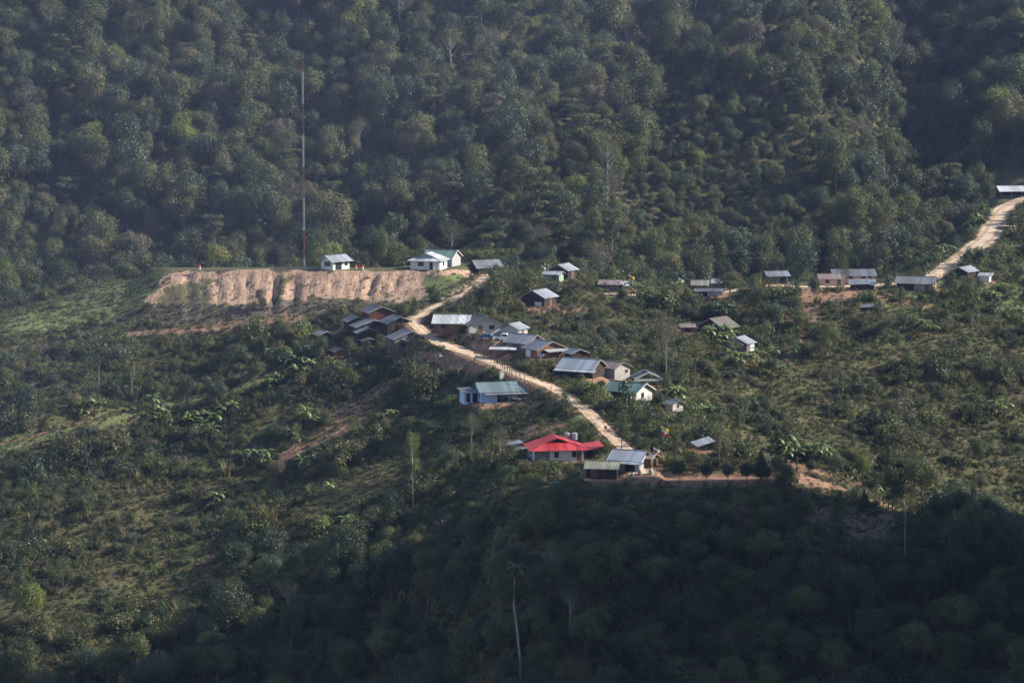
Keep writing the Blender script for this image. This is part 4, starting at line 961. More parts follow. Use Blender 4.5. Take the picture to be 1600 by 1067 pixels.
# scrub on the open slopes --------------------------------------------------
x = rng.uniform(-215, 215, 195000); y = rng.uniform(522, 880, 195000)
k = (np.abs(x) < .25 * y) & ((y < 835) | (x > 60)); x, y = x[k], y[k]; z = H(x, y); u, v = project(x, y, z)
j1 = fbm(x / 4., y / 4.); j2 = fbm(x / 14. + 9, y / 14.); ju, jv = u + 14 * (j1 - .5) * 2, v + 8 * (j1 - .5) * 2
cl = clear_of(x, y, 2.4, 1.0)
bare = np.zeros(len(x), bool)
for p in [[(196,516),(300,509),(420,494),(470,490),(470,500),(400,512),(300,522),(200,526)],[(1230,455),(1350,455),(1350,462),(1290,475),(1245,472)],
          [(1170,700),(1215,712),(1290,735),(1345,752),(1400,785),(1395,795),(1330,770),(1260,760),(1220,735),(1165,708)],[(620,560),(690,545),(775,562),(790,585),(700,580),(640,580)],
          [(930,735),(1060,732),(1225,742),(1200,757),(1040,757),(920,754)],[(1240,790),(1400,795),(1400,850),(1290,840)],[(1245,470),(1300,480),(1275,505),(1250,490)],
          [(262,424),(740,424),(720,440),(668,462),(655,480),(560,472),(455,474),(345,482),(235,490),(225,474)],[(820,655),(880,655),(915,672),(860,678),(800,690)],[(700,628),(825,626),(890,630),(870,637),(720,637)],
          [(520,640),(600,590),(650,590),(620,625),(540,680),(440,730),(430,715),(500,670)],[(808,474),(900,478),(940,486),(860,492),(815,484)]]: bare |= inpoly(ju, jv, p)
meadow = inpoly(ju, jv, [(-60,498),(120,455),(230,424),(262,426),(250,450),(232,478),(180,500),(60,520),(-60,530)]) | inpoly(ju, jv, [(655,430),(735,430),(740,445),(700,468),(660,480),(640,478),(640,440)])
field = inpoly(ju, jv, [(420,760),(560,740),(700,640),(720,700),(560,790),(440,800)]) | inpoly(ju, jv, [(1440,440),(1600,400),(1640,480),(1500,500),(1400,490),(1330,480)]) | inpoly(ju, jv, [(800,640),(930,650),(940,672),(840,655)]) | inpoly(ju, jv, [(500,840),(590,790),(480,880),(420,885),(300,930),(380,880)])
ashz = inpoly(ju, jv, [(240,476),(350,476),(455,470),(560,468),(650,474),(640,492),(540,490),(400,496),(240,508),(110,520),(170,500)])
plate = poly_dist(x, y, PL) < 1
crest = (hill(x, y) < mountain(x, y))
bushy = inpoly(u, v, [(-60,520),(200,522),(430,500),(560,530),(640,560),(560,640),(300,640),(120,670),(-60,700)])
bushR = inpoly(u, v, [(1000,640),(1160,640),(1400,560),(1700,640),(1700,790),(1400,790),(1240,720),(1100,700)])
dens = .72 + .4 * (j2 - .5) * 2
dens = np.where(bushy, .95, dens); dens = np.where(bushR, .8, dens)
streak = inpoly(ju, jv, [(660,570),(650,640),(350,700),(0,800),(-60,770),(250,668),(480,600)])
leftgrass = (u < 700) & (v > 640) & (v < 960) & ~bushy
dens = np.where(leftgrass, .8, dens); dens = np.where(streak, .9, dens)
dens = np.where(v > np.interp(u, [0, 430, 700, 1000, 1600], [1040, 900, 820, 775, 800]), .8, dens)
dens = np.where(bare, .03, dens); dens = np.where(meadow, .4, dens); dens = np.where(field, .85, dens); dens = np.where(ashz, .6, dens)
# single tree feet and houses stay readable
k = cl & (rng.random(len(x)) < dens) & (~plate | (y > 775)) & ~(mountain(x, y) > hill(x, y)) & (rng.random(len(x)) < .8)
x, y, z, u, v, j2, meadow, field, bare, ashz, bushy, leftgrass, streak = (q[k] for q in (x, y, z, u, v, j2, meadow, field, bare, ashz, bushy, leftgrass, streak))
n = len(x); names = np.array(['bush0', 'bush1', 'bush2', 'bush3', 'bush4', 'bush5', 'bush6', 'bush7', 'tuft0', 'tuft1', 'tuft2', 'plume0', 'tuft3'])
def pick(p): p = np.array(p, float); return rng.choice(names, n, p=p / p.sum())
pt = fbm(x / 7. + 31, y / 5.); pt2 = fbm(x / 16. + 3, y / 11.)
gen = np.where(pt < .44, pick([3, 4, 1, 6, 2, 0, 0, 8, 16, 16, 8, .8, 2]), np.where(pt2 > .5, pick([20, 8, 12, 3, 2, 12, 10, 4, 1, 2, 2, 0, 0]), pick([10, 18, 4, 12, 5, 6, 2, 12, 2, 4, 2, .3, 0])))
g_bush = pick([26, 14, 12, 6, 4, 12, 8, 8, 2, 4, 3, .6, 0]); g_mead = pick([1, 2, 0, 0, 1, 0, 0, 3, 3, 8, 14, 0, 26]); g_left = np.where(pt < .48, pick([2, 3, 1, 5, 1, 0, 0, 6, 26, 16, 4, 2, 0]), pick([14, 12, 10, 8, 2, 6, 5, 8, 3, 4, 3, .3, 0])); g_fld = pick([4, 3, 2, 1, 5, 0, 0, 6, 4, 10, 18, .5, 16]); g_ash = pick([0, 1, 1, 8, 0, 0, 0, 6, 4, 2, 0, 0, 0])
sel = np.where(meadow, g_mead, np.where(field, g_fld, np.where(ashz, g_ash, np.where(bushy | streak, g_bush, np.where(leftgrass, g_left, gen)))))
s = rng.lognormal(0, .40, n) * .82; s = np.where(streak, s * 1.45, s); s = np.where(meadow, s * .45, s); s = np.where(field, s * .7, s); s = np.where(ashz, s * .5, s); s = np.where(bare, s * .5, s); s = np.clip(s, .3, 2.6)
s = np.where((u < -40) | (u > 1640), s * 1.5, s); s *= (.75 + .6 * sstep(.35, .65, j2)) * (.75 + .8 * sstep(.42, .62, pt))
for hd in HOUSES:
    cx, cy, cz = hd['loc']; rx = max(hd['L'], hd['W']) / 2 + 1.5
    s = np.where((np.abs(x - cx) < rx) & (y < cy) & (y > cy - rx - 5), s * .45, s)
grassy = np.char.startswith(sel, 'tuft') | np.char.startswith(sel, 'plume')
strip = inpoly(u, v, [(-30,694),(60,672),(175,642),(300,618),(420,590),(425,600),(300,634),(180,660),(60,690),(-30,712)]); s = np.where(strip, s * .35, s)
for nm, mk, lb in (('scrub', ~grassy, 'low leafy scrub covering the open slopes'), ('tall_grass', grassy, 'tufts of tall dry and green grass between the shrubs')):
    I = np.array([PI_[q] for q in sel[mk]]); ss = s[mk]
    scatter(nm, np.c_[x, y, z - .08][mk], I, np.c_[ss, ss, ss * rng.uniform(.7, 1.25, mk.sum())], rng.random(mk.sum()) * 6.28, lb)
print('scrub', n)
x = rng.uniform(-165, 165, 70000); y = rng.uniform(560, 800, 70000); k = np.abs(x) < .185 * y; x, y = x[k], y[k]; z = H(x, y); u, v = project(x, y, z)
bare = np.zeros(len(x), bool)
for p in [[(1230,455),(1350,455),(1350,462),(1290,475),(1245,472)],[(1170,700),(1215,712),(1290,735),(1345,752),(1400,785),(1395,795),(1330,770),(1260,760),(1220,735),(1165,708)],[(262,424),(740,424),(720,440),(668,462),(655,480),(560,472),(455,474),(345,476),(225,474)],[(930,735),(1060,732),(1225,742),(1200,757),(1040,757),(920,754)],[(640,550),(690,545),(775,562),(780,580),(700,575)]]: bare |= inpoly(u, v, p)
k = clear_of(x, y, 1.4, .7) & ~(bare & (rng.random(len(x)) < .9)) & (poly_dist(x, y, PL) > 1) & ~(mountain(x, y) > hill(x, y)); x, y, z = x[k], y[k], z[k]
cv = fbm(x / 9. + 60, y / 6.); I = np.where(cv < .52, rng.choice([PI_['tuft0'], PI_['tuft1'], PI_['bush7'], PI_['bush1']], len(x)), rng.choice([PI_['tuft2'], PI_['tuft3'], PI_['bush7'], PI_['bush0'], PI_['tuft1']], len(x)))
ss = rng.uniform(.28, .62, len(x)); scatter('ground_cover', np.c_[x, y, z - .03], I, np.c_[ss * 1.2, ss * 1.2, ss], rng.random(len(x)) * 6.28, 'low grass and weeds between the bushes on the slopes')
x, y = jgrid(-150, 150, 560, 800, 9.0); z = H(x, y); u, v = project(x, y, z)
k = (u > -20) & (u < 1620) & clear_of(x, y, 4.5, 3.5) & (hill(x, y) > mountain(x, y)) & (poly_dist(x, y, PL) > 14) & (v < np.interp(u, [0, 430, 700, 1000, 1600], [1050, 880, 815, 745, 800]))
for p in [(196,500,480,530),(1230,450,1330,510),(1150,690,1400,800),(620,540,800,660),(800,640,1060,760),(680,490,1060,640),(540,480,680,560)]: k &= ~((u > p[0]) & (u < p[2]) & (v > p[1]) & (v < p[3]))
k &= ~inpoly(u, v, [(-60,498),(120,455),(230,424),(262,426),(250,450),(232,478),(180,500),(60,520),(-60,530)])
k &= ~inpoly(u, v, [(400,770),(560,740),(640,590),(720,640),(720,700),(560,790),(440,810)])
for a_, b_, w_ in KT: k &= np.hypot(x - a_, y - b_) > 5
k &= rng.random(len(x)) < np.where(u > 800, .42, .36); x, y, z, u, v = x[k], y[k], z[k], u[k], v[k]
SK = ['dome_a', 'dome_c', 'lump_a', 'lump_b', 'round_b', 'tall_a', 'sparse_b', 'feather_b', 'dome_d']; SL = ['rounded green tree', 'dark rounded tree', 'bushy green tree', 'bushy dark tree', 'leafy round tree', 'narrow green tree', 'thin open tree', 'feathery olive tree', 'grey brown tree']
for i in range(len(x)):
    q = rng.integers(len(SK)); w_ = rng.uniform(2.6, 5.4); zn = ('far ' if v[i] < 600 else 'near ') + ('left slope' if u[i] < 640 else 'middle slope' if u[i] < 1100 else 'right slope')
    put_tree(SK[q], x[i], y[i], z[i] - .15, w_, w_ * rng.uniform(.75, 1.35), 'small %s in the scrub of the %s' % (SL[q], zn), group='small %ss in the scrub of the %s' % (SL[q], zn), name='small_tree')
print('small trees', len(x))
# ------------------------------------------------------------------ buildings: their shapes
def wall_prism(L, W, h, rise):
    return MB().prism([(-W / 2, -.6), (W / 2, -.6), (W / 2, h), (0, h + rise), (-W / 2, h)], -L / 2, L / 2)
def gable_roof(L, W, h, rise, ov, t=.09, x0=None, x1=None):
    x0 = -L / 2 - ov if x0 is None else x0; x1 = L / 2 + ov if x1 is None else x1
    m = MB(); s = rise / (W / 2); ye = W / 2 + ov; ze = h - ov * s + .10; zr = h + rise + .10
    m.prism([(-ye, ze), (0, zr), (0, zr - t), (-ye, ze - t)], x0, x1)
    m.prism([(ye, ze + .004), (.004, zr + .004), (.004, zr - t), (ye, ze - t)], x0, x1)
    m.box(x0, x1, -.14, .14, zr - .02, zr + .05)
    return m, ze, zr, ye, x0, x1
def face(L, W, f):
    """maps (across, out, up) on a wall face to local coordinates"""
    if f == 'f': return lambda a, o, z: (a, -W / 2 - o, z)
    if f == 'b': return lambda a, o, z: (-a, W / 2 + o, z)
    if f == 'r': return lambda a, o, z: (L / 2 + o, a, z)
    return lambda a, o, z: (-L / 2 - o, -a, z)
def fbox(fn, a0, a1, o0, o1, z0, z1, m=None):
    m = m or MB(); P = [fn(a, o, z) for z in (z0, z1) for a, o in ((a0, o0), (a1, o0), (a1, o1), (a0, o1))]
    return m.add(P, [(0, 3, 2, 1), (4, 5, 6, 7), (0, 1, 5, 4), (1, 2, 6, 5), (2, 3, 7, 6), (3, 0, 4, 7)])
def openings(t, L, W, ops):
    for kind, f, c, z, w, h in ops:
        fn = face(L, W, f)
        if kind == 'window':
            o = fbox(fn, c - w / 2, c + w / 2, -.05, .03, z, z + h).build('window', 'glass', t)
            fr = MB(); b = .07
            for a0, a1, z0, z1 in ((c - w / 2 - b, c + w / 2 + b, z - b, z), (c - w / 2 - b, c + w / 2 + b, z + h, z + h + b), (c - w / 2 - b, c - w / 2, z, z + h), (c + w / 2, c + w / 2 + b, z, z + h), (c - .025, c + .025, z, z + h)): fbox(fn, a0, a1, -.02, .07, z0, z1, fr)
            fr.build('frame', 'wood_brown', o)
        elif kind == 'door':
            o = fbox(fn, c - w / 2, c + w / 2, -.05, .04, z, z + h).build('door', 'wood_brown', t)
            fr = MB(); fbox(fn, c - w / 2 - .08, c - w / 2, -.02, .08, z, z + h, fr); fbox(fn, c + w / 2, c + w / 2 + .08, -.02, .08, z, z + h, fr); fbox(fn, c - w / 2 - .08, c + w / 2 + .08, -.02, .08, z + h, z + h + .08, fr)
            fr.build('frame', 'palewood', o)
        elif kind == 'opening': fbox(fn, c - w / 2, c + w / 2, -.05, .015, z, z + h).build('doorway', 'dark', t)  # near-black panel on the solid wall, painted for the unlit inside
        elif kind == 'panel': fbox(fn, c - w / 2, c + w / 2, -.05, .05, z, z + h).build('wall_or_shade_panel', 'white', t)
        elif kind == 'shade': fbox(fn, c - w / 2, c + w / 2, -.05, .05, z, z + h).build('wall_or_shade_panel', 'wood_brown', t)  # brown panel standing in for shade on the wall
def posts(t, pts, z0, z1, r=.08, mat='post'):
    for x, y in pts: MB().tube([(x, y, z0), (x, y, z1)], [r, r * .9], 6).build('post', mat, t)
for hd in HOUSES:
    L, W, h, rise, ov, k = hd['L'], hd['W'], hd['h'], hd['rise'], hd['over'], hd['kind']
    t = thing(hd['name'], hd['label'], hd['cat'], hd['loc'], hd['yaw'], hd['group'])
    if k == 'gable':
        wall_prism(L, W, h, rise).build('wall', hd['wall'], t)
        m, ze, zr, ye, x0, x1 = gable_roof(L, W, h, rise, ov); m.build('roof', hd['roof'], t)
        tm = MB(); s = rise / (W / 2)
        for xx in (x0 - .03, x1):
            for sg in (-1, 1): tm.prism([(sg * ye, ze - .16), (sg * ye, ze + .03), (0, zr + .03), (0, zr - .16)], xx, xx + .03)
        tm.build('bargeboard', 'trim' if hd['name'] in ('white_hut', 'white_gabled_house', 'green_roofed_house') else 'palewood' if hd['wall'].startswith('wood') else 'wood_grey', t)
        openings(t, L, W, hd['op'])
    elif k == 'gablet':
        MB().prism([(-W / 2, -.6), (W / 2, -.6), (W / 2, h), (-W / 2, h)], -L / 2, L / 2).build('wall', hd['wall'], t)
        a, b = L / 2 + ov, W / 2 + ov; z0 = h - .1; f = .55; zm = z0 + rise * (1 - f); gy = -b * .55
        ax = a * f; m = MB()
        m.slab([(-a, -b, z0), (a, -b, z0), (ax, gy, zm), (-ax, gy, zm)], .08)
        for sg in (-1, 1): m.slab([(sg * a, -b, z0), (sg * a, b, z0), (0, b * .6, z0 + rise), (0, gy - .35, z0 + rise), (sg * ax, gy - .35, zm)], .08)
        m.slab([(-a, b, z0), (a, b, z0), (0, b * .6, z0 + rise)], .08)
        r = m.build('roof', hd['roof'], t)
        MB().prism([(-ax, zm - .1), (ax, zm - .1), (0, z0 + rise - .1)], gy, gy + .1, 'y').build('gable', 'greywall', r)
        openings(t, L, W, hd['op']); posts(t, [(L / 2 - .1, -W / 2 - .5), (L / 2 - 1.4, -W / 2 - .5)], -.3, h, .11, 'white')
    elif k in ('open', 'canopy', 'tilt'):
        rk = MB()
        if k == 'open':
            m, ze, zr, ye, x0, x1 = gable_roof(L, W, h, rise, ov); m.build('roof', hd['roof'], t)
            MB().box(-L / 2, L / 2, W / 2 - .1, W / 2, -.5, h).build('back_wall', hd['wall'], t)
            MB().prism([(-W / 2, -.5), (W / 2 - .11, -.5), (W / 2 - .11, h), (0, h + rise - .05), (-W / 2, h)], -L / 2, -L / 2 + .1).build('side_wall', hd['wall'], t)
            posts(t, [(x, -W / 2 + .1) for x in np.linspace(-L / 2 + .3, L / 2 - .2, 5)] + [(L / 2 - .2, 0)], -.5, h + .1, .08, 'palewood')
            for z in (.35, .65, .95): rk.box(-L / 2 + .2, L * .12, -W / 2 - .02, -W / 2 + .04, z, z + .09)
            rk.build('railing', 'palewood', t)
        elif k == 'canopy':
            MB().slab([(-L / 2 - ov, -W / 2 - ov, h), (L / 2 + ov, -W / 2 - ov, h), (L / 2 + ov, W / 2 + ov, h + rise), (-L / 2 - ov, W / 2 + ov, h + rise)], .08).build('roof', hd['roof'], t)
            posts(t, [(sx * (L / 2 - .1), sy * (W / 2 - .1)) for sx in (-1, 1) for sy in (-1, 1)], -.5, h, .07)
        else:
            MB().slab([(-L / 2 - ov, -W / 2 - ov, h), (L / 2 + ov, -W / 2 - ov, h + rise), (L / 2 + ov, W / 2 + ov, h + rise + .5), (-L / 2 - ov, W / 2 + ov, h + .5)], .08).build('roof', hd['roof'], t)
            posts(t, [(-L / 2, -W / 2), (-L / 2, W / 2)], -.5, h + .2, .07); posts(t, [(L / 2, -W / 2), (L / 2, W / 2)], -.5, h + rise, .07)
    elif k == 'shed':
        MB().prism([(-W / 2, -.6), (W / 2, -.6), (W / 2, h + rise), (-W / 2, h)], -L / 2, L / 2).build('wall', hd['wall'], t)
        m = MB(); n = 4 if hd['name'] == 'patched_shed' else 1
        for i in range(n):
            x0 = -L / 2 - ov + (L + 2 * ov) / n * i; x1 = x0 + (L + 2 * ov) / n + .1; dz = .12 * ((i * 7) % 3) if n > 1 else 0; s = rise / W
            m.slab([(x0, -W / 2 - ov - dz, h - ov * s + .1 + dz * .6), (x1, -W / 2 - ov, h - ov * s + .1 + dz), (x1, W / 2 + ov, h + rise + ov * s + .1 + dz), (x0, W / 2 + ov, h + rise + ov * s + .1 + dz * .3)], .07)
        m.build('roof', hd['roof'], t); openings(t, L, W, hd['op'])
    elif k == 'stepped':
        MB().box(-L / 2, L / 2, -W / 2, W / 2, -.6, h - .3).build('wall', hd['wall'], t)
        MB().slab([(-L / 2 - .8, -W / 2 + .8, h + .3), (L / 2 - .3, -W / 2 + .6, h + .85), (L / 2 - .3, W / 2 + ov, h + .9), (-L / 2 - .8, W / 2 + ov, h + .4)], .07).build('roof', hd['roof'], t)
        MB().slab([(-L / 2 - .2, -W / 2 - ov, h - .55), (L / 2 + .9, -W / 2 - ov, h - .25), (L / 2 + .9, -W / 2 + .9, h - .1), (-L / 2 - .2, -W / 2 + .9, h - .35)], .07).build('roof', hd['roof'], t)
        openings(t, L, W, (Dr('f', .4, .9, 1.6),)); posts(t, [(L / 2 + .6, -W / 2 - .2)], -.6, h - .3, .06, 'palewood')
    elif k == 'pavilion':
        m, ze, zr, ye, x0, x1 = gable_roof(L, W, h, rise, ov); m.build('roof', hd['roof'], t)
        fr = MB()
        for xx in (x0 - .08, x1):
            for sg in (-1, 1): fr.prism([(sg * ye, ze - .25), (sg * ye, ze + .12), (0, zr + .12), (0, zr - .2)], xx, xx + .08)
        fr.box(x1 - .12, x1 - .02, -ye, ye, ze - .6, ze - .1).build('gable_frame', 'trim', t)
        posts(t, [(sx * (L / 2), sy * (W / 2 - .1)) for sx in (-1, 1) for sy in (-1, 1)], -.6, h, .09, 'wood_grey')
    elif k == 'custom_blue':
        bw = MB(); xa = -L / 2; xb = -L / 2 + 3.7
        bw.box(xa, xb, -W / 2, W / 2, -.6, h); bw.box(xb + .002, L / 2, .6, W / 2, -.6, h - .003)
        bw.prism([(-W / 2, h), (W / 2, h), (0, h + rise)], xa, xa + .15); bw.prism([(-W / 2, h), (W / 2, h), (0, h + rise)], L / 2 - .15, L / 2)
        bw.box(xa - 3.6, xa - .002, -1.2, W / 2 - .3, -.6, 2.35)
        bw.build('wall', 'blue', t)
        m, ze, zr, ye, x0, x1 = gable_roof(L, W, h, rise, ov); m.build('roof', hd['roof'], t)
        MB().slab([(xa + .4, -W / 2 - ov - 1.1, ze - .42), (x1 + .3, -W / 2 - ov - 1.1, ze - .42), (x1 + .3, -W / 2 - ov + .2, ze - .16), (xa + .4, -W / 2 - ov + .2, ze - .16)], .10).build('eave_roof', 'zinc', t)
        MB().slab([(xa - 4.2, -2.0, 2.42), (xa + .1, -2.0, 2.42), (xa + .1, W / 2 + .2, 2.75), (xa - 4.2, W / 2 + .2, 2.75)], .10).build('side_roof', 'zinc_dark', t)
        openings(t, L, W, (Wn('l', 1.4, .9, .7, 1.3), Wn('l', -1.3, .9, .8, 1.3)))
        t2 = [('door', -1.2, xa - 2.6, .9, 2.0), ('door', -1.2, xa - 1.0, 1.2, 2.0)]
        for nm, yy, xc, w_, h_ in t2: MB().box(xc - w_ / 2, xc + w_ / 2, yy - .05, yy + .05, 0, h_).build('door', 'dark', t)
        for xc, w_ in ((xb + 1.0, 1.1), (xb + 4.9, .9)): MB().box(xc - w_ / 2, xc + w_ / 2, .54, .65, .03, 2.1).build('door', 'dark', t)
        posts(t, [(L / 2 - .1, -W / 2 - .6), (xb + 2.6, -W / 2 - .6)], -.6, h - .35, .09, 'trim')
        MB().box(xa + .4, L / 2 + .6, -W / 2 - 1.4, .6, -.5, .06).build('floor_slab', 'concrete', t)
    elif k == 'custom_red':
        MB().box(-L / 2, L / 2, -W / 2, W / 2, -1.0, h).build('wall', 'offwhite', t)
        MB().box(-L / 2 - .03, -L / 2 + 3.2, -W / 2 - .05, -W / 2 + .1, -.9, h - .1).build('plank_wall', 'wood_grey', t)
        a, b = L / 2 + ov, W / 2 + ov; z0 = h - .15; f = .42; zm = z0 + rise * (1 - f); gy = -b * .42; ax = a * f; m = MB()
        m.slab([(-a, -b, z0), (a, -b, z0), (ax, gy, zm), (-ax, gy, zm)], .08)
        for sg in (-1, 1): m.slab([(sg * a, -b, z0), (sg * a, b, z0), (0, b * .7, z0 + rise), (0, gy - .3, z0 + rise), (sg * ax, gy - .3, zm)], .08)
        m.slab([(-a, b, z0), (a, b, z0), (0, b * .7, z0 + rise)], .08)
        r = m.build('roof', 'roof_red', t)
        MB().prism([(-ax + .05, zm - .1), (ax - .05, zm - .1), (0, z0 + rise - .12)], gy + .1, gy + .25, 'y').build('gable', 'dark', r)
        MB().slab([(a - .1, -b + .1, z0 - .05), (a + 4.0, -b + 3.2, z0 + .2), (a + 4.0, b * .6, z0 + .6), (a - .1, b * .6, z0 + .15)], .08).build('side_roof', 'roof_red', t)
        openings(t, L, W, (Wn('f', -.6, .9, .85, 1.1), Wn('f', 3.2, .9, .8, 1.1), Dr('f', 4.3, .95, 2.0), Wn('l', 0)))
        posts(t, [(a + 3.8, -b + 3.6), (a + 3.8, 1), (a + 1.5, -b + 1.9)], -.8, h - .05, .08)
        MB().box(-L / 2 - .6, L / 2 + .5, -W / 2 - 1.2, -W / 2 - .01, -1.6, -.12).build('plinth', 'concrete', t)
    ex = hd['extra']; s = rise / (W / 2) if W else 0
    if ex == 'porch_r':
        MB().slab([(L / 2 + .1, -W * .28, h - .15), (L / 2 + 1.9, -W * .28, h - .55), (L / 2 + 1.9, W / 2 + .3, h - .55), (L / 2 + .1, W / 2 + .3, h - .15)], .07).build('porch_roof', 'zinc_bright', t)
        posts(t, [(L / 2 + 1.7, -W * .24), (L / 2 + 1.7, W * .2), (L / 2 + 1.7, W / 2)], -.6, h - .5, .07)
    if ex == 'porch_f':
        MB().slab([(-L / 2 - .6, -W / 2 - .5, h - .25), (-L / 2 - .6, -W / 2 - 2.0, h - .62), (L / 2 + 1.2, -W / 2 - 2.0, h - .62), (L / 2 + 1.2, -W / 2 - .5, h - .25)], .07).build('porch_roof', 'zinc_bright' if hd['name'] == 'long_grey_house' else 'zinc_blue', t)
        posts(t, [(x, -W / 2 - 1.85) for x in (-L / 2 - .3, -L / 6, L / 6, L / 2 + .9)], -.6, h - .55, .07)
    if ex == 'whiteend':
        pass
    hd['obj'] = t

# ------------------------------------------------------------------ vehicles
def car(label, loc, rz, paint, kind):
    t = thing('pickup_truck' if kind == 'pickup' else 'parked_car', label, 'pickup' if kind == 'pickup' else 'car', loc, rz)
    Wd = 1.75
    if kind == 'pickup':
        body = [(-2.55, .45), (-2.6, .95), (-.35, .98), (-.30, 1.02), (1.15, 1.05), (2.35, .98), (2.55, .75), (2.55, .42)]
        cab = [(-.55, .98), (-.45, 1.66), (.75, 1.70), (1.45, 1.05)]
    else:
        body = [(-2.1, .40), (-2.15, .85), (-1.75, .98), (1.1, .95), (1.95, .80), (2.1, .60), (2.1, .38)]
        cab = [(-1.75, .95), (-1.2, 1.40), (.35, 1.42), (1.15, .94)]
    def prof(m, pr, w, inset=0):
        n = len(pr); vs = []
        for sg in (-1, 1):
            for x, z in pr: vs.append((x, sg * (w - inset * max(0, z - 1.0)), z))
        m.add(vs, [list(range(n)), list(range(2 * n - 1, n - 1, -1))] + [[k, k + n, (k + 1) % n + n, (k + 1) % n] for k in range(n)]); return m
    b = prof(MB(), body, Wd / 2); prof(b, cab, Wd / 2 - .06, .25); bo = b.build('body', paint, t)
    bv = bo.modifiers.new('bevel', 'BEVEL'); bv.width = .05; bv.segments = 2
    if kind == 'pickup': MB().box(-2.5, -.62, -.72, .72, .60, 1.0).build('cargo_bed', 'dark', t)
    cx = [p[0] for p in cab]; g = MB()
    zt, zb = cab[1][1] - .08, cab[0][1] + .08
    for sg in (-1, 1):
        yy = sg * (Wd / 2 - .05); x0, x1 = cab[0][0] + .22, cab[3][0] - .32
        g.add([(x0, yy, zb), (x1, yy, zb), (cab[2][0] - .05, sg * (Wd / 2 - .05 - .12), zt), (cab[1][0] + .1, sg * (Wd / 2 - .05 - .12), zt), (x0, yy * .97, zb), (x1, yy * .97, zb), (cab[2][0] - .05, yy * .82, zt), (cab[1][0] + .1, yy * .82, zt)], [(0, 1, 2, 3), (7, 6, 5, 4), (0, 4, 5, 1), (1, 5, 6, 2), (2, 6, 7, 3), (3, 7, 4, 0)])
    g.build('side_window', 'glass', t)
    w2 = Wd / 2 - .16
    MB().slab([(cab[3][0] - .04, -w2, cab[3][1] + .10), (cab[3][0] - .04, w2, cab[3][1] + .10), (cab[2][0] + .07, w2 - .1, zt + .03), (cab[2][0] + .07, -w2 + .1, zt + .03)], .03).build('windscreen', 'glass', t)
    fx = body[-1][0]
    for sg in (-1, 1):
        MB().box(fx - .12, fx + .02, sg * .62 - .15, sg * .62 + .15, .60, .74).build('headlight', 'lamp', t)
        MB().box(body[0][0] - .06, body[0][0] + .05, sg * .68 - .1, sg * .68 + .1, .62, .84).build('tail_light', 'red', t)
        for xx in (fx - .85, body[0][0] + .95):
            m = MB(); m.tube([(xx, sg * .66, .34), (xx, sg * .90, .34)], [.34, .34], 18); wl = m.build('wheel', 'rubber', t)
            MB().tube([(xx, sg * .88, .34), (xx, sg * .915, .34)], [.2, .19], 12).build('rim', 'steel', wl)
    return t
def gp(u, v, dz=0.): p = at(u, v, H); return (p[0], p[1], p[2] + dz)
car('white pickup truck parked beside the grey hut', (pv[0] + 1.6, pv[1] + .6, pv[2] + .9), R(-12), 'carwhite', 'pickup')
car('dark blue car parked behind the white pickup', (pv[0] - 2.8, pv[1] + 2.6, pv[2] + .9), R(165), 'carblue', 'car')
hb_ = HOUSES[iBLUE]; mt_ = Matrix.Translation(hb_['loc']) @ Matrix.Rotation(hb_['yaw'], 4, 'Z')
p_ = mt_ @ Vector((3.3, -2.2, .07)); car('white car parked in the carport of the pale blue house', tuple(p_), hb_['yaw'] + R(-62), 'carwhite', 'car')

# ------------------------------------------------------------------ mast, drums, fences, poles, flags and small things
a_, b_ = ray(475.5, 422); D_ = 763.5; mx, my = a_ * D_, D_; top_ = (ray(476, 98)[1] * D_)
mst = thing('radio_mast', 'tall slim red and white lattice mast standing on the earth bank', 'mast', (mx, my, PLZ))
Hm = top_ - PLZ; bands = [(.0, .055, 'mastwhite'), (.055, .19, 'mastred'), (.19, .35, 'mastwhite'), (.35, .50, 'mastred'), (.50, .655, 'mastwhite'), (.655, .80, 'mastred'), (.80, .955, 'mastwhite'), (.955, 1.0, 'mastred')]
for f0, f1, mt_2 in bands:
    m = MB(); z0, z1 = f0 * Hm, f1 * Hm; s = .26
    c3 = [(s * math.cos(a), s * math.sin(a)) for a in (R(90), R(210), R(330))]
    for x, y in c3: m.tube([(x, y, z0), (x, y, z1)], [.035, .035], 5)
    nb = max(1, int((z1 - z0) / .75)); dz = (z1 - z0) / nb
    for i in range(nb):
        for k in range(3):
            p, q = c3[k], c3[(k + 1) % 3]
            m.tube([(p[0], p[1], z0 + i * dz), (q[0], q[1], z0 + (i + 1) * dz)], [.015, .015], 4); m.tube([(p[0], p[1], z0 + i * dz), (q[0], q[1], z0 + i * dz)], [.014, .014], 4)
    m.build('mast_section', mt_2, mst)
MB().box(-.6, .6, -.6, .6, -.3, .25).build('base', 'concrete', mst)
MB().tube([(0, 0, Hm - .5), (0, 0, Hm + 1.6)], [.05, .02], 6).build('antenna', 'mastred', mst)
for i, (uu, lb) in enumerate([(312, 'red topped white marker drum alone on the left part of the bank'), (556, 'red topped white marker drum next to the small white hut'), (566.5, 'red topped white marker drum, the further one from the small white hut')]):
    a_, b_ = ray(uu, 422); t = thing('marker_drum', lb, 'marker', (a_ * 762, 762, PLZ), 0, 'red and white drums on the bank edge')
    MB().tube([(0, 0, 0), (0, 0, .75)], [.30, .29], 12).build('drum', 'white', t); MB().tube([(0, 0, .75), (0, 0, 1.0), (0, 0, 1.3)], [.31, .29, .18], 12).build('cap', 'red', t); MB().tube([(0, 0, .30), (0, 0, .45)], [.31, .31], 12).build('stripe', 'red', t)
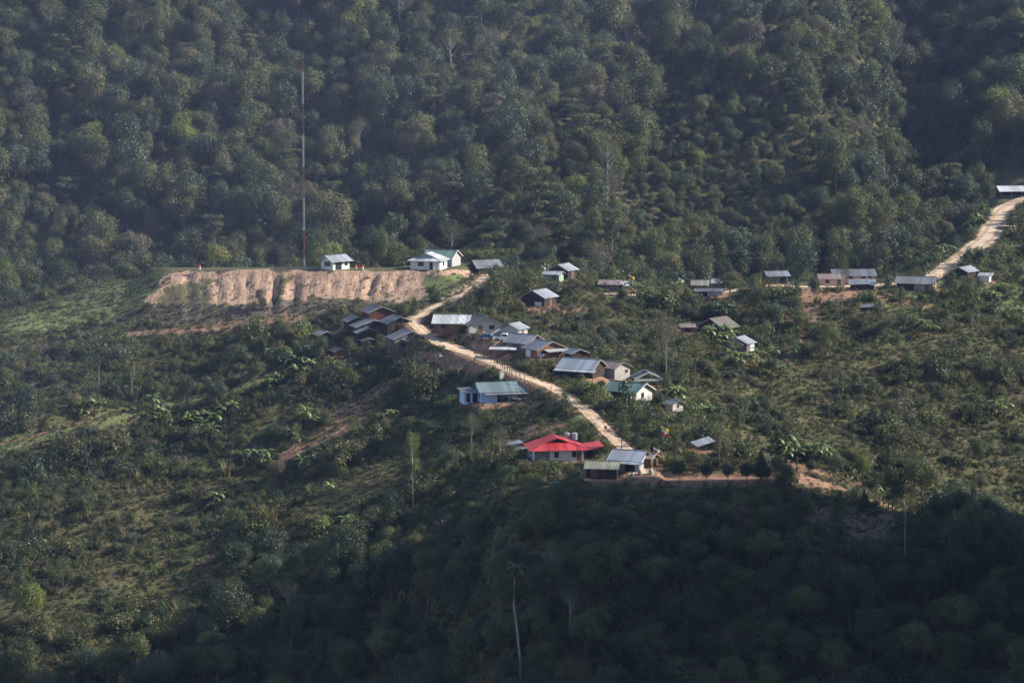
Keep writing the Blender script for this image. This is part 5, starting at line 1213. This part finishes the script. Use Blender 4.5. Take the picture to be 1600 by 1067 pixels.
def fence(label, pts, hgt, spacing, mat='post', r=.055, wires=(.45, .85), wob=.08, name='fence', wmat='steel', slat=None):
    P = [Vector(p) for p in pts]; t = thing(name, label, 'fence', tuple(P[0]))
    out = []
    for a, b in zip(P[:-1], P[1:]):
        n = max(1, int((b - a).xy.length / spacing))
        for i in range(n): out.append(a.lerp(b, i / n))
    out.append(P[-1]); tops = []
    for q in out:
        z = float(H(q.x, q.y)[0]); hh = hgt * random.uniform(1 - wob * 2, 1 + wob * 2); lx, ly = random.gauss(0, wob), random.gauss(0, wob)
        b0 = Vector((q.x, q.y, z)) - P[0]; tp = b0 + Vector((lx, ly, hh)); tops.append((b0, tp))
        MB().tube([tuple(b0 - Vector((0, 0, .3))), tuple(tp)], [r, r * .85], 5).build('post', mat, t)
    m = MB()
    for (b0, t0), (b1, t1) in zip(tops[:-1], tops[1:]):
        for f in wires: m.tube([tuple(b0.lerp(t0, f)), tuple(b1.lerp(t1, f))], [.012, .012] if slat is None else [slat, slat], 3 if slat is None else 4)
    m.build('wire' if slat is None else 'rail', wmat, t)
    return t
fence('wire fence of rough dark posts along the left side of the village road', [gp(*q) for q in [(738, 549), (757, 559), (778, 571), (800, 587), (826, 606), (846, 620), (862, 632), (880, 645), (893, 660)]], 1.8, 2.0, r=.10)
fence('short wire fence edging the yard under the row of trees', [gp(*q) for q in [(1040, 757), (1085, 759), (1150, 761), (1215, 764)]], 1.0, 2.6)
fence('row of dark posts along the top edge of the bare brown slope', [gp(*q) for q in [(1172, 684), (1192, 694), (1215, 702), (1243, 716)]], 1.1, 1.6, r=.09)
fence('pale stake fence at the lower end of the bare brown slope', [gp(*q) for q in [(1268, 742), (1290, 748), (1312, 757), (1328, 770)]], 1.3, .9, mat='palewood', r=.045)
fence('pole fence beside the ridge road, left of the woven wall house', [gp(*q) for q in [(1356, 452), (1385, 449), (1410, 446)]], 1.3, 1.9, r=.06)
fence('pole fence between the rising road and the pale roofed hut', [gp(*q) for q in [(1446, 444), (1460, 440), (1474, 436)]], 1.6, 1.8, r=.07, slat=.03, wmat='post', wires=(.5, .95))
fence('long fence of thin posts across the foot of the forest, right ridge', [gp(*q) for q in [(1375, 440), (1400, 437), (1425, 432)]], 1.2, 2.2, r=.05)
fence('low pale fence on the red bank left of the round tree', [gp(*q) for q in [(1238, 446), (1252, 447), (1266, 447)]], 1.2, 1.4, mat='palewood', r=.05, slat=.04, wmat='palewood')
fence('small dark fence in front of the grey lower house of the stepped pair', [gp(*q) for q in [(838, 566), (860, 569), (884, 570)]], 1.3, 1.1, mat='palewood', r=.05, slat=.03, wmat='palewood')
fence('stake fence on the plot above the blue house', [gp(*q) for q in [(700, 566), (716, 572), (735, 576), (752, 578)]], 1.2, 1.5, r=.05)
# paling fence by the mast
zf = PLZ; xa_, xb_ = ray(428, 422)[0] * 762, ray(503, 422)[0] * 762
t = thing('paling_fence', 'grey upright paling fence at the foot of the radio mast', 'fence', (xa_, 762.3, zf))
m = MB(); n_ = int((xb_ - xa_) / .22)
for i in range(n_): m.box(i * .22, i * .22 + .13, 0, .03, 0, .95 + .06 * ((i * 5) % 3))
m.build('palings', 'wood_grey', t); MB().box(0, n_ * .22, .035, .08, .25, .33).box(0, n_ * .22, .035, .08, .75, .83).build('rail', 'steel', t)
for i in range(0, n_ + 1, 10): MB().box(i * .22 - .05, i * .22 + .05, .085, .2, -.2, 1.1).build('post', 'steel', t)
def pole(label, u, v, hgt, r=.10, mat='post', arm=None, lean=0., name='utility_pole', D=None):
    x, y, z = gp(u, v); t = thing(name, label, 'pole', (x, y, z)); MB().tube([(0, 0, -.5), (lean * .5, 0, hgt * .5), (lean, 0, hgt)], [r, r * .85, r * .65], 7).build('shaft', mat, t)
    if arm: MB().box(lean - arm, lean + arm, -.05, .05, hgt - .75, hgt - .62).build('crossarm', mat, t)
    return t
pole('wooden pole with a crossarm behind the row of yard trees', 1055, 722, 4.0, .10, arm=.9)
pole('leaning wooden pole beside the crossarm pole above the yard', 1062, 722, 4.6, .09, lean=-.6)
pole('dark wooden pole standing by the village road fence', 861, 634, 4.6, .09)
pole('short thick dark post at the right end of the yard trees', 1245, 738, 3.6, .16, name='wooden_post')
pole('tall straight pale pole rising from the shaded wood at the right', 1413, 905, 15.5, .13, 'barkpale', name='bare_pole')
pole('slim pole standing in front of the pale blue house', 807, 633, 4.0, .05)
pole('dark stump standing alone on the left meadow bank', 148, 452, 2.0, .2, 'bark', name='tree_stump')
pole('bare dark pole on the bushy left slope', 156, 616, 8.5, .14, 'bark', name='bare_pole')
def flag(label, u, v, hgt, cols, sz=1.0):
    x, y, z = gp(u, v); t = thing('flag_pole', label, 'flag', (x, y, z)); MB().tube([(0, 0, -.3), (0, 0, hgt)], [.045, .03], 6).build('pole', 'palewood', t)
    for i, c in enumerate(cols):
        m = MB(); z1 = hgt - .1 - i * sz * .45; n = 6
        for s_ in (0, 1):
            m.v += [(sz * 1.3 * k / n, .12 * math.sin(k * 1.3 + i) + s_ * .02, z1 - .12 * k) for k in range(n + 1)] + [(sz * 1.3 * k / n * .95, .12 * math.sin(k * 1.3 + i + .4) + s_ * .02, z1 - sz * .45 - .16 * k) for k in range(n + 1)]
        q = 2 * (n + 1)
        for k in range(n): m.f.append([k, k + 1, n + 2 + k, n + 1 + k]); m.f.append([q + n + 1 + k, q + n + 2 + k, q + k + 1, q + k])
        m.build('cloth', c, t)
flag('yellow, white and red flag on a tall pole above the yard', 1033, 702, 5.2, ['yellow', 'white', 'red'], 1.3)
flag('small red and white flag just right of the brown roofed hut', 1021, 724, 3.6, ['white', 'red'], 1.1)
flag('small white and red flag beside the road above the yard', 944, 682, 2.8, ['white', 'red'], .8)
flag('small orange flag against the dark forest left of the banana grove', 983, 452, 4.0, ['yellow'], 1.2)
flag('small white and yellow flag against the dark forest right of the banana grove', 1061, 458, 4.2, ['white', 'yellow'], 1.0)
flag('tiny white flag on a pole beside the green lean-to', 846, 442, 4.8, ['white'], .9)
def tank(label, x, y, ztop, r, h_):
    z = float(H(x, y)[0]); t = thing('water_tank', label, 'water tank', (x, y, z), 0, 'steel water tanks behind the red roof'); zb = ztop - h_ - z
    MB().tube([(0, 0, zb), (0, 0, zb + h_ * .9), (0, 0, zb + h_)], [r, r, r * .4], 18).build('tank', 'steel', t)
    rg = MB()
    for f in (.2, .45, .7): rg.tube([(0, 0, zb + h_ * f), (0, 0, zb + h_ * f + .05)], [r + .02, r + .02], 18)
    rg.build('hoops', 'steel', t)
    for sx in (-1, 1):
        for sy in (-1, 1): MB().tube([(sx * r * .6, sy * r * .6, -.4), (sx * r * .6, sy * r * .6, zb)], [.07, .07], 5).build('leg', 'post', t)
    MB().box(-r, r, -r, r, zb - .1, zb - .002).build('platform', 'post', t)
for uu, lb in ((886, 'left one of the two steel water tanks behind the red roof'), (897.5, 'right one of the two steel water tanks behind the red roof')):
    a_, b_ = ray(uu, 675.5); D_ = 616; tank(lb, a_ * D_, D_, b_ * D_, .66, 1.5)
x, y, z = gp(784, 596); t = thing('gate_pillar', 'white painted pillar beside the road above the pale blue house', 'pillar', (x, y, z), R(20))
MB().box(-.45, .45, -.45, .45, -.4, 2.2).build('shaft', 'white', t); MB().box(-.52, .52, -.52, .52, 2.203, 2.35).build('cap', 'concrete', t)
def jar(label, u, v):
    x, y, z = gp(u, v); t = thing('water_jar', label, 'water jar', (x, y, z)); MB().tube([(0, 0, -.1), (0, 0, .15), (0, 0, .6), (0, 0, 1.0), (0, 0, 1.15)], [.3, .42, .52, .4, .28], 12).build('jar', 'concrete', t); MB().tube([(0, 0, 1.153), (0, 0, 1.2)], [.32, .3], 12).build('lid', 'steel', t)
jar('grey concrete water jar at the right end of the yard house porch', 1017, 741); jar('grey concrete water jar in front of the open fronted yard house', 1000, 742)
x, y, z = gp(1002, 741.5)
t = thing('plastic_barrel', 'blue barrel by the wall of the dark plank house in the yard', 'barrel', gp(988, 744)); MB().tube([(0, 0, -.05), (0, 0, .45), (0, 0, .9)], [.28, .31, .28], 12).build('barrel', 'blue', t); MB().tube([(0, 0, .903), (0, 0, .95)], [.26, .26], 12).build('lid', 'carblue', t)
m = MB(); g_ = random.Random(4)
for i in range(16): m.tube([(g_.uniform(-1.6, 0), g_.uniform(-.5, .5), .08 + .09 * (i // 4)), (g_.uniform(.6, 1.8), g_.uniform(-.5, .5), .12 + .09 * (i // 4))], [.07, .06], 5)
o = m.build('firewood_pile', 'palewood', None, gp(662, 552)); tag(o, 'pile of pale cut wood beside the plank house at the road bend', 'wood pile')
m = MB(); 
vs = []; n = 7
for i in range(n):
    for j in range(n): vs.append((i * .42 - 1.2, j * .3 - .9, .35 + .3 * math.sin(i * 1.1) * math.cos(j * .9) + .04 * ((i * j) % 3)))
fs = [(i * n + j, (i + 1) * n + j, (i + 1) * n + j + 1, i * n + j + 1) for i in range(n - 1) for j in range(n - 1)]
m.add(vs, fs).add([(a, b, c - .05) for a, b, c in vs], [f[::-1] for f in fs])
o = m.build('cloth_heap', 'mastred', None, gp(431, 590)); tag(o, 'crumpled red cloth on a shaded bush of the left slope', 'cloth')
x, y, z = gp(846, 563); t = thing('laundry_line', 'line of red and white washing in front of the stepped lower house', 'laundry', (x, y, z), R(-6))
for xx in (-1.9, 1.9): MB().tube([(xx, 0, -.3), (xx, 0, 1.7)], [.05, .04], 5).build('post', 'post', t)
MB().tube([(-1.9, 0, 1.62), (0, 0, 1.52), (1.9, 0, 1.62)], [.012] * 3, 4).build('rope', 'palewood', t)
for k_, (xx, w_, h_, c_) in enumerate([(-1.3, .5, .7, 'red'), (-.65, .4, .6, 'white'), (-.1, .5, .9, 'blue'), (.5, .45, .65, 'white'), (1.1, .6, .8, 'mastred')]):
    MB().box(xx - w_ / 2, xx + w_ / 2, -.02, .02, 1.53 - h_, 1.54).build('cloth', c_, t)
x, y, z = gp(867, 756); m = MB()
for k_ in range(3): m.slab([(-1.1 + k_ * .5, -.4, .15 + .08 * k_), (1.1 + k_ * .5, -.5, .2 + .08 * k_), (1.2 + k_ * .5, .5, .45 + .08 * k_), (-1.0 + k_ * .5, .5, .4 + .08 * k_)], .03)
tag(m.build('tin_sheets', 'zinc', None, (x, y, z)), 'few grey tin sheets lying on the slope below the red roofed house', 'tin sheets')
for uu, vv, lb in ((688, 556, 'pale rough stone heap beside the road bend, below the plank house'), (1386, 462, 'heap of reddish earth and stones below the ridge road')):
    x, y, z = gp(uu, vv); m = MB(); g_ = random.Random(uu)
    for i in range(22):
        a, r_, s_ = g_.uniform(0, 6.28), g_.random() * 1.5, g_.uniform(.15, .34)
        mtx = Matrix.Translation((math.cos(a) * r_, math.sin(a) * r_, .05 + (1.5 - r_) * .25)) @ Matrix.Rotation(g_.uniform(0, 3), 4, Vector((g_.random(), g_.random(), 1)).normalized())
        m.add([(-s_, -s_ * .8, -s_), (s_, -s_, -s_ * .7), (s_ * .8, s_, -s_), (-s_, s_ * .9, -s_), (-s_ * .6, -s_ * .5, s_ * .6), (s_ * .7, -s_ * .6, s_ * .5), (s_ * .5, s_ * .6, s_ * .7), (-s_ * .5, s_ * .6, s_ * .5)], [(0, 3, 2, 1), (4, 5, 6, 7), (0, 1, 5, 4), (1, 2, 6, 5), (2, 3, 7, 6), (3, 0, 4, 7)], mtx)
    tag(m.build('stone_heap', 'concrete' if uu < 800 else 'redtrack', None, (x, y, z)), lb, 'stone heap')
# slender palm in the shaded wood
p_ = at(815, 1067, H); px_, py_, pz_ = p_[0], p_[1], p_[2]
tz = ray(806, 884)[1] * py_ - pz_ + 0; t = thing('palm_tree', 'tall palm with a thin pale curving trunk in the shaded wood', 'palm', (px_, py_, pz_ - .5))
MB().tube([(0, 0, -1), (-.35, 0, tz * .25), (-.9, 0, tz * .5), (-1.5, 0, tz * .7), (-1.35, 0, tz * .9), (-1.1, 0, tz)], [.28, .25, .22, .19, .17, .14], 8).build('trunk', 'barkpale', t)
g_ = np.random.default_rng(5); V = []; Fc = []; T_ = []
for i in range(34):
    a = g_.random() * 6.28; e = g_.uniform(-.9, 1.3); Ls = g_.uniform(2.0, 3.0); o = len(V); p = np.array([-1.1, 0, tz]); dx, dy = math.cos(a), math.sin(a); tn = g_.random()
    for k in range(6):
        w_ = .34 * math.sin(math.pi * (k + .4) / 6) + .03
        for s_ in (-1, 0, 1): V.append((p[0] - dy * w_ * s_, p[1] + dx * w_ * s_, p[2] - abs(s_) * .12)); T_.append(tn)
        p = p + np.array([dx * math.cos(e), dy * math.cos(e), math.sin(e)]) * Ls / 5; e -= .35
    for k in range(5):
        for s_ in (0, 1): Fc.append((o + 3 * k + s_, o + 3 * k + s_ + 1, o + 3 * k + s_ + 4, o + 3 * k + s_ + 3))
me = bpy.data.meshes.new('crown'); me.from_pydata(V, [], Fc); me.materials.append(LEAF['green']); a_t = me.attributes.new('tone', 'FLOAT', 'POINT'); a_t.data.foreach_set('value', np.array(T_, 'f'))
o = bpy.data.objects.new('crown', me); COL.objects.link(o); o.parent = t
# banana plants
BSP = [('beside the dark tree on the left slope', 'left_slope', [(300,665),(312,668),(322,660),(335,668),(290,672),(318,680),(348,655),(330,690),(362,650),(238,640),(250,655)]),
 ('in the clump on the shaded left slope', 'clump', [(366,722),(380,726),(393,724),(405,730),(414,724),(422,734),(468,728),(472,738)]),
 ('below the dark roofed cluster', 'cluster', [(455,580),(470,575),(485,582),(440,575),(462,592),(478,590),(420,560),(448,562),(432,604),(425,612)]),
 ('scattered on the lower left slope', 'lower', [(340,795),(345,800),(515,775),(540,815),(550,822),(538,830),(478,663),(488,668),(610,660),(455,690),(462,700),(130,655),(148,650)]),
 ('in the grove on the ridge against the dark forest', 'grove', [(990,468),(1000,464),(1010,470),(1018,466),(1026,472),(1034,466),(1042,474),(1005,476),(1022,480),(1036,484),(986,462),(1030,478)]),
 ('around the thatched hut', 'thatch', [(1108,535),(1118,540),(1128,538),(1138,542),(1112,530),(1145,536),(1125,548),(1103,528),(1133,530)]),
 ('in front of the lone gabled hut', 'gable', [(1140,568),(1150,572),(1162,570),(1172,574),(1155,580),(1182,568),(1190,584),(1146,560)]),
 ('above the bare brown slope', 'brown', [(1225,712),(1234,716),(1243,712),(1252,718),(1262,714),(1272,720),(1282,716),(1292,722),(1230,722),(1246,724)]),
 ('right of the green roofed house', 'green', [(1046,626),(1054,630),(1062,624),(1078,650),(1088,654),(1098,650),(1108,656),(1092,662),(1070,640)]),
 ('on the slope right of the red bank', 'right', [(1218,590),(1228,594),(1240,560),(1250,556),(1544,470),(1553,474),(1590,500),(1560,466),(1210,560),(1585,470)]),
 ('beside the forest edge under the rising road', 'edge', [(1462,402),(1470,396),(1478,404),(1520,330),(1530,326),(1538,334)]),
 ('on the far right slope', 'far', [(1540,650),(1550,646),(1560,652),(1570,648),(1440,520),(1452,530),(1380,790),(1388,796)])]
for where, _, ls in BSP:
    for (uu, vv) in ls:
        x, y, z = gp(uu, vv); s = random.uniform(.85, 1.35); lm, sm = random.choice(BAN)
        t = thing('banana_plant', 'banana plant with broad arching leaves ' + where, 'banana plant', (x, y, z), random.uniform(0, 6.28), 'banana plants ' + where); t.scale = (s, s, s)
        for nm, me in (('leaves', lm), ('stem', sm)):
            o = bpy.data.objects.new(nm, me); COL.objects.link(o); o.parent = t
# ------------------------------------------------------------------ light, air and camera
w = bpy.data.worlds.new("World"); scene.world = w; w.use_nodes = True
nt = w.node_tree; bg = nt.nodes['Background']
sky = nt.nodes.new('ShaderNodeTexSky'); sky.sky_type = 'NISHITA'; sky.sun_disc = False
sky.sun_elevation = SUN_EL; sky.sun_rotation = math.atan2(SX, SY); sky.altitude = 800; sky.air_density = 1.2; sky.dust_density = 1.0
nt.links.new(sky.outputs[0], bg.inputs[0]); bg.inputs[1].default_value = SKY_STRENGTH
L = bpy.data.lights.new('sun', 'SUN'); L.energy = SUN_STRENGTH; L.angle = R(.53); L.color = (1.0, .93, .82)
lo = bpy.data.objects.new('sun', L); COL.objects.link(lo)
lo.rotation_euler = Vector((SX, SY, SZ)).to_track_quat('Z', 'Y').to_euler()
cam = bpy.data.cameras.new('camera'); co = bpy.data.objects.new('camera', cam); COL.objects.link(co)
cam.sensor_width = 36; cam.lens = 36 * F / 1600; cam.clip_start = 1; cam.clip_end = 6000
co.rotation_euler = (R(90) - PITCH, 0, 0); scene.camera = co
scene.view_settings.view_transform = 'Standard'; scene.view_settings.look = 'None'; scene.view_settings.gamma = 1; scene.view_settings.exposure = EXPOSURE
if HAZE > 0:
    hb = MB().box(-960, 960, -340, 2700, -260, 420).mesh('haze')
    m, nt = newmat('air'); pv = N(nt, 'ShaderNodeVolumePrincipled'); pv.inputs['Color'].default_value = (.48, .58, 1.0, 1); pv.inputs['Density'].default_value = HAZE; pv.inputs['Anisotropy'].default_value = .2
    o_ = N(nt, 'ShaderNodeOutputMaterial'); nt.links.new(pv.outputs[0], o_.inputs['Volume']); hb.materials.append(m)
    h = bpy.data.objects.new('haze', hb); COL.objects.link(h); h['kind'] = 'stuff'; h['label'] = 'thin blue haze in the air over the valley'
c = scene.cycles
c.max_bounces = 5; c.diffuse_bounces = 3; c.glossy_bounces = 2; c.transmission_bounces = 3; c.transparent_max_bounces = 4; c.volume_bounces = 0
c.caustics_reflective = False; c.caustics_refractive = False; c.use_adaptive_sampling = True; c.adaptive_threshold = .012
c.use_denoising = True; c.denoiser = 'OPENIMAGEDENOISE'; c.denoising_input_passes = 'RGB_ALBEDO_NORMAL'; c.denoising_prefilter = 'ACCURATE'
scene.render.resolution_x = 1024; scene.render.resolution_y = 682
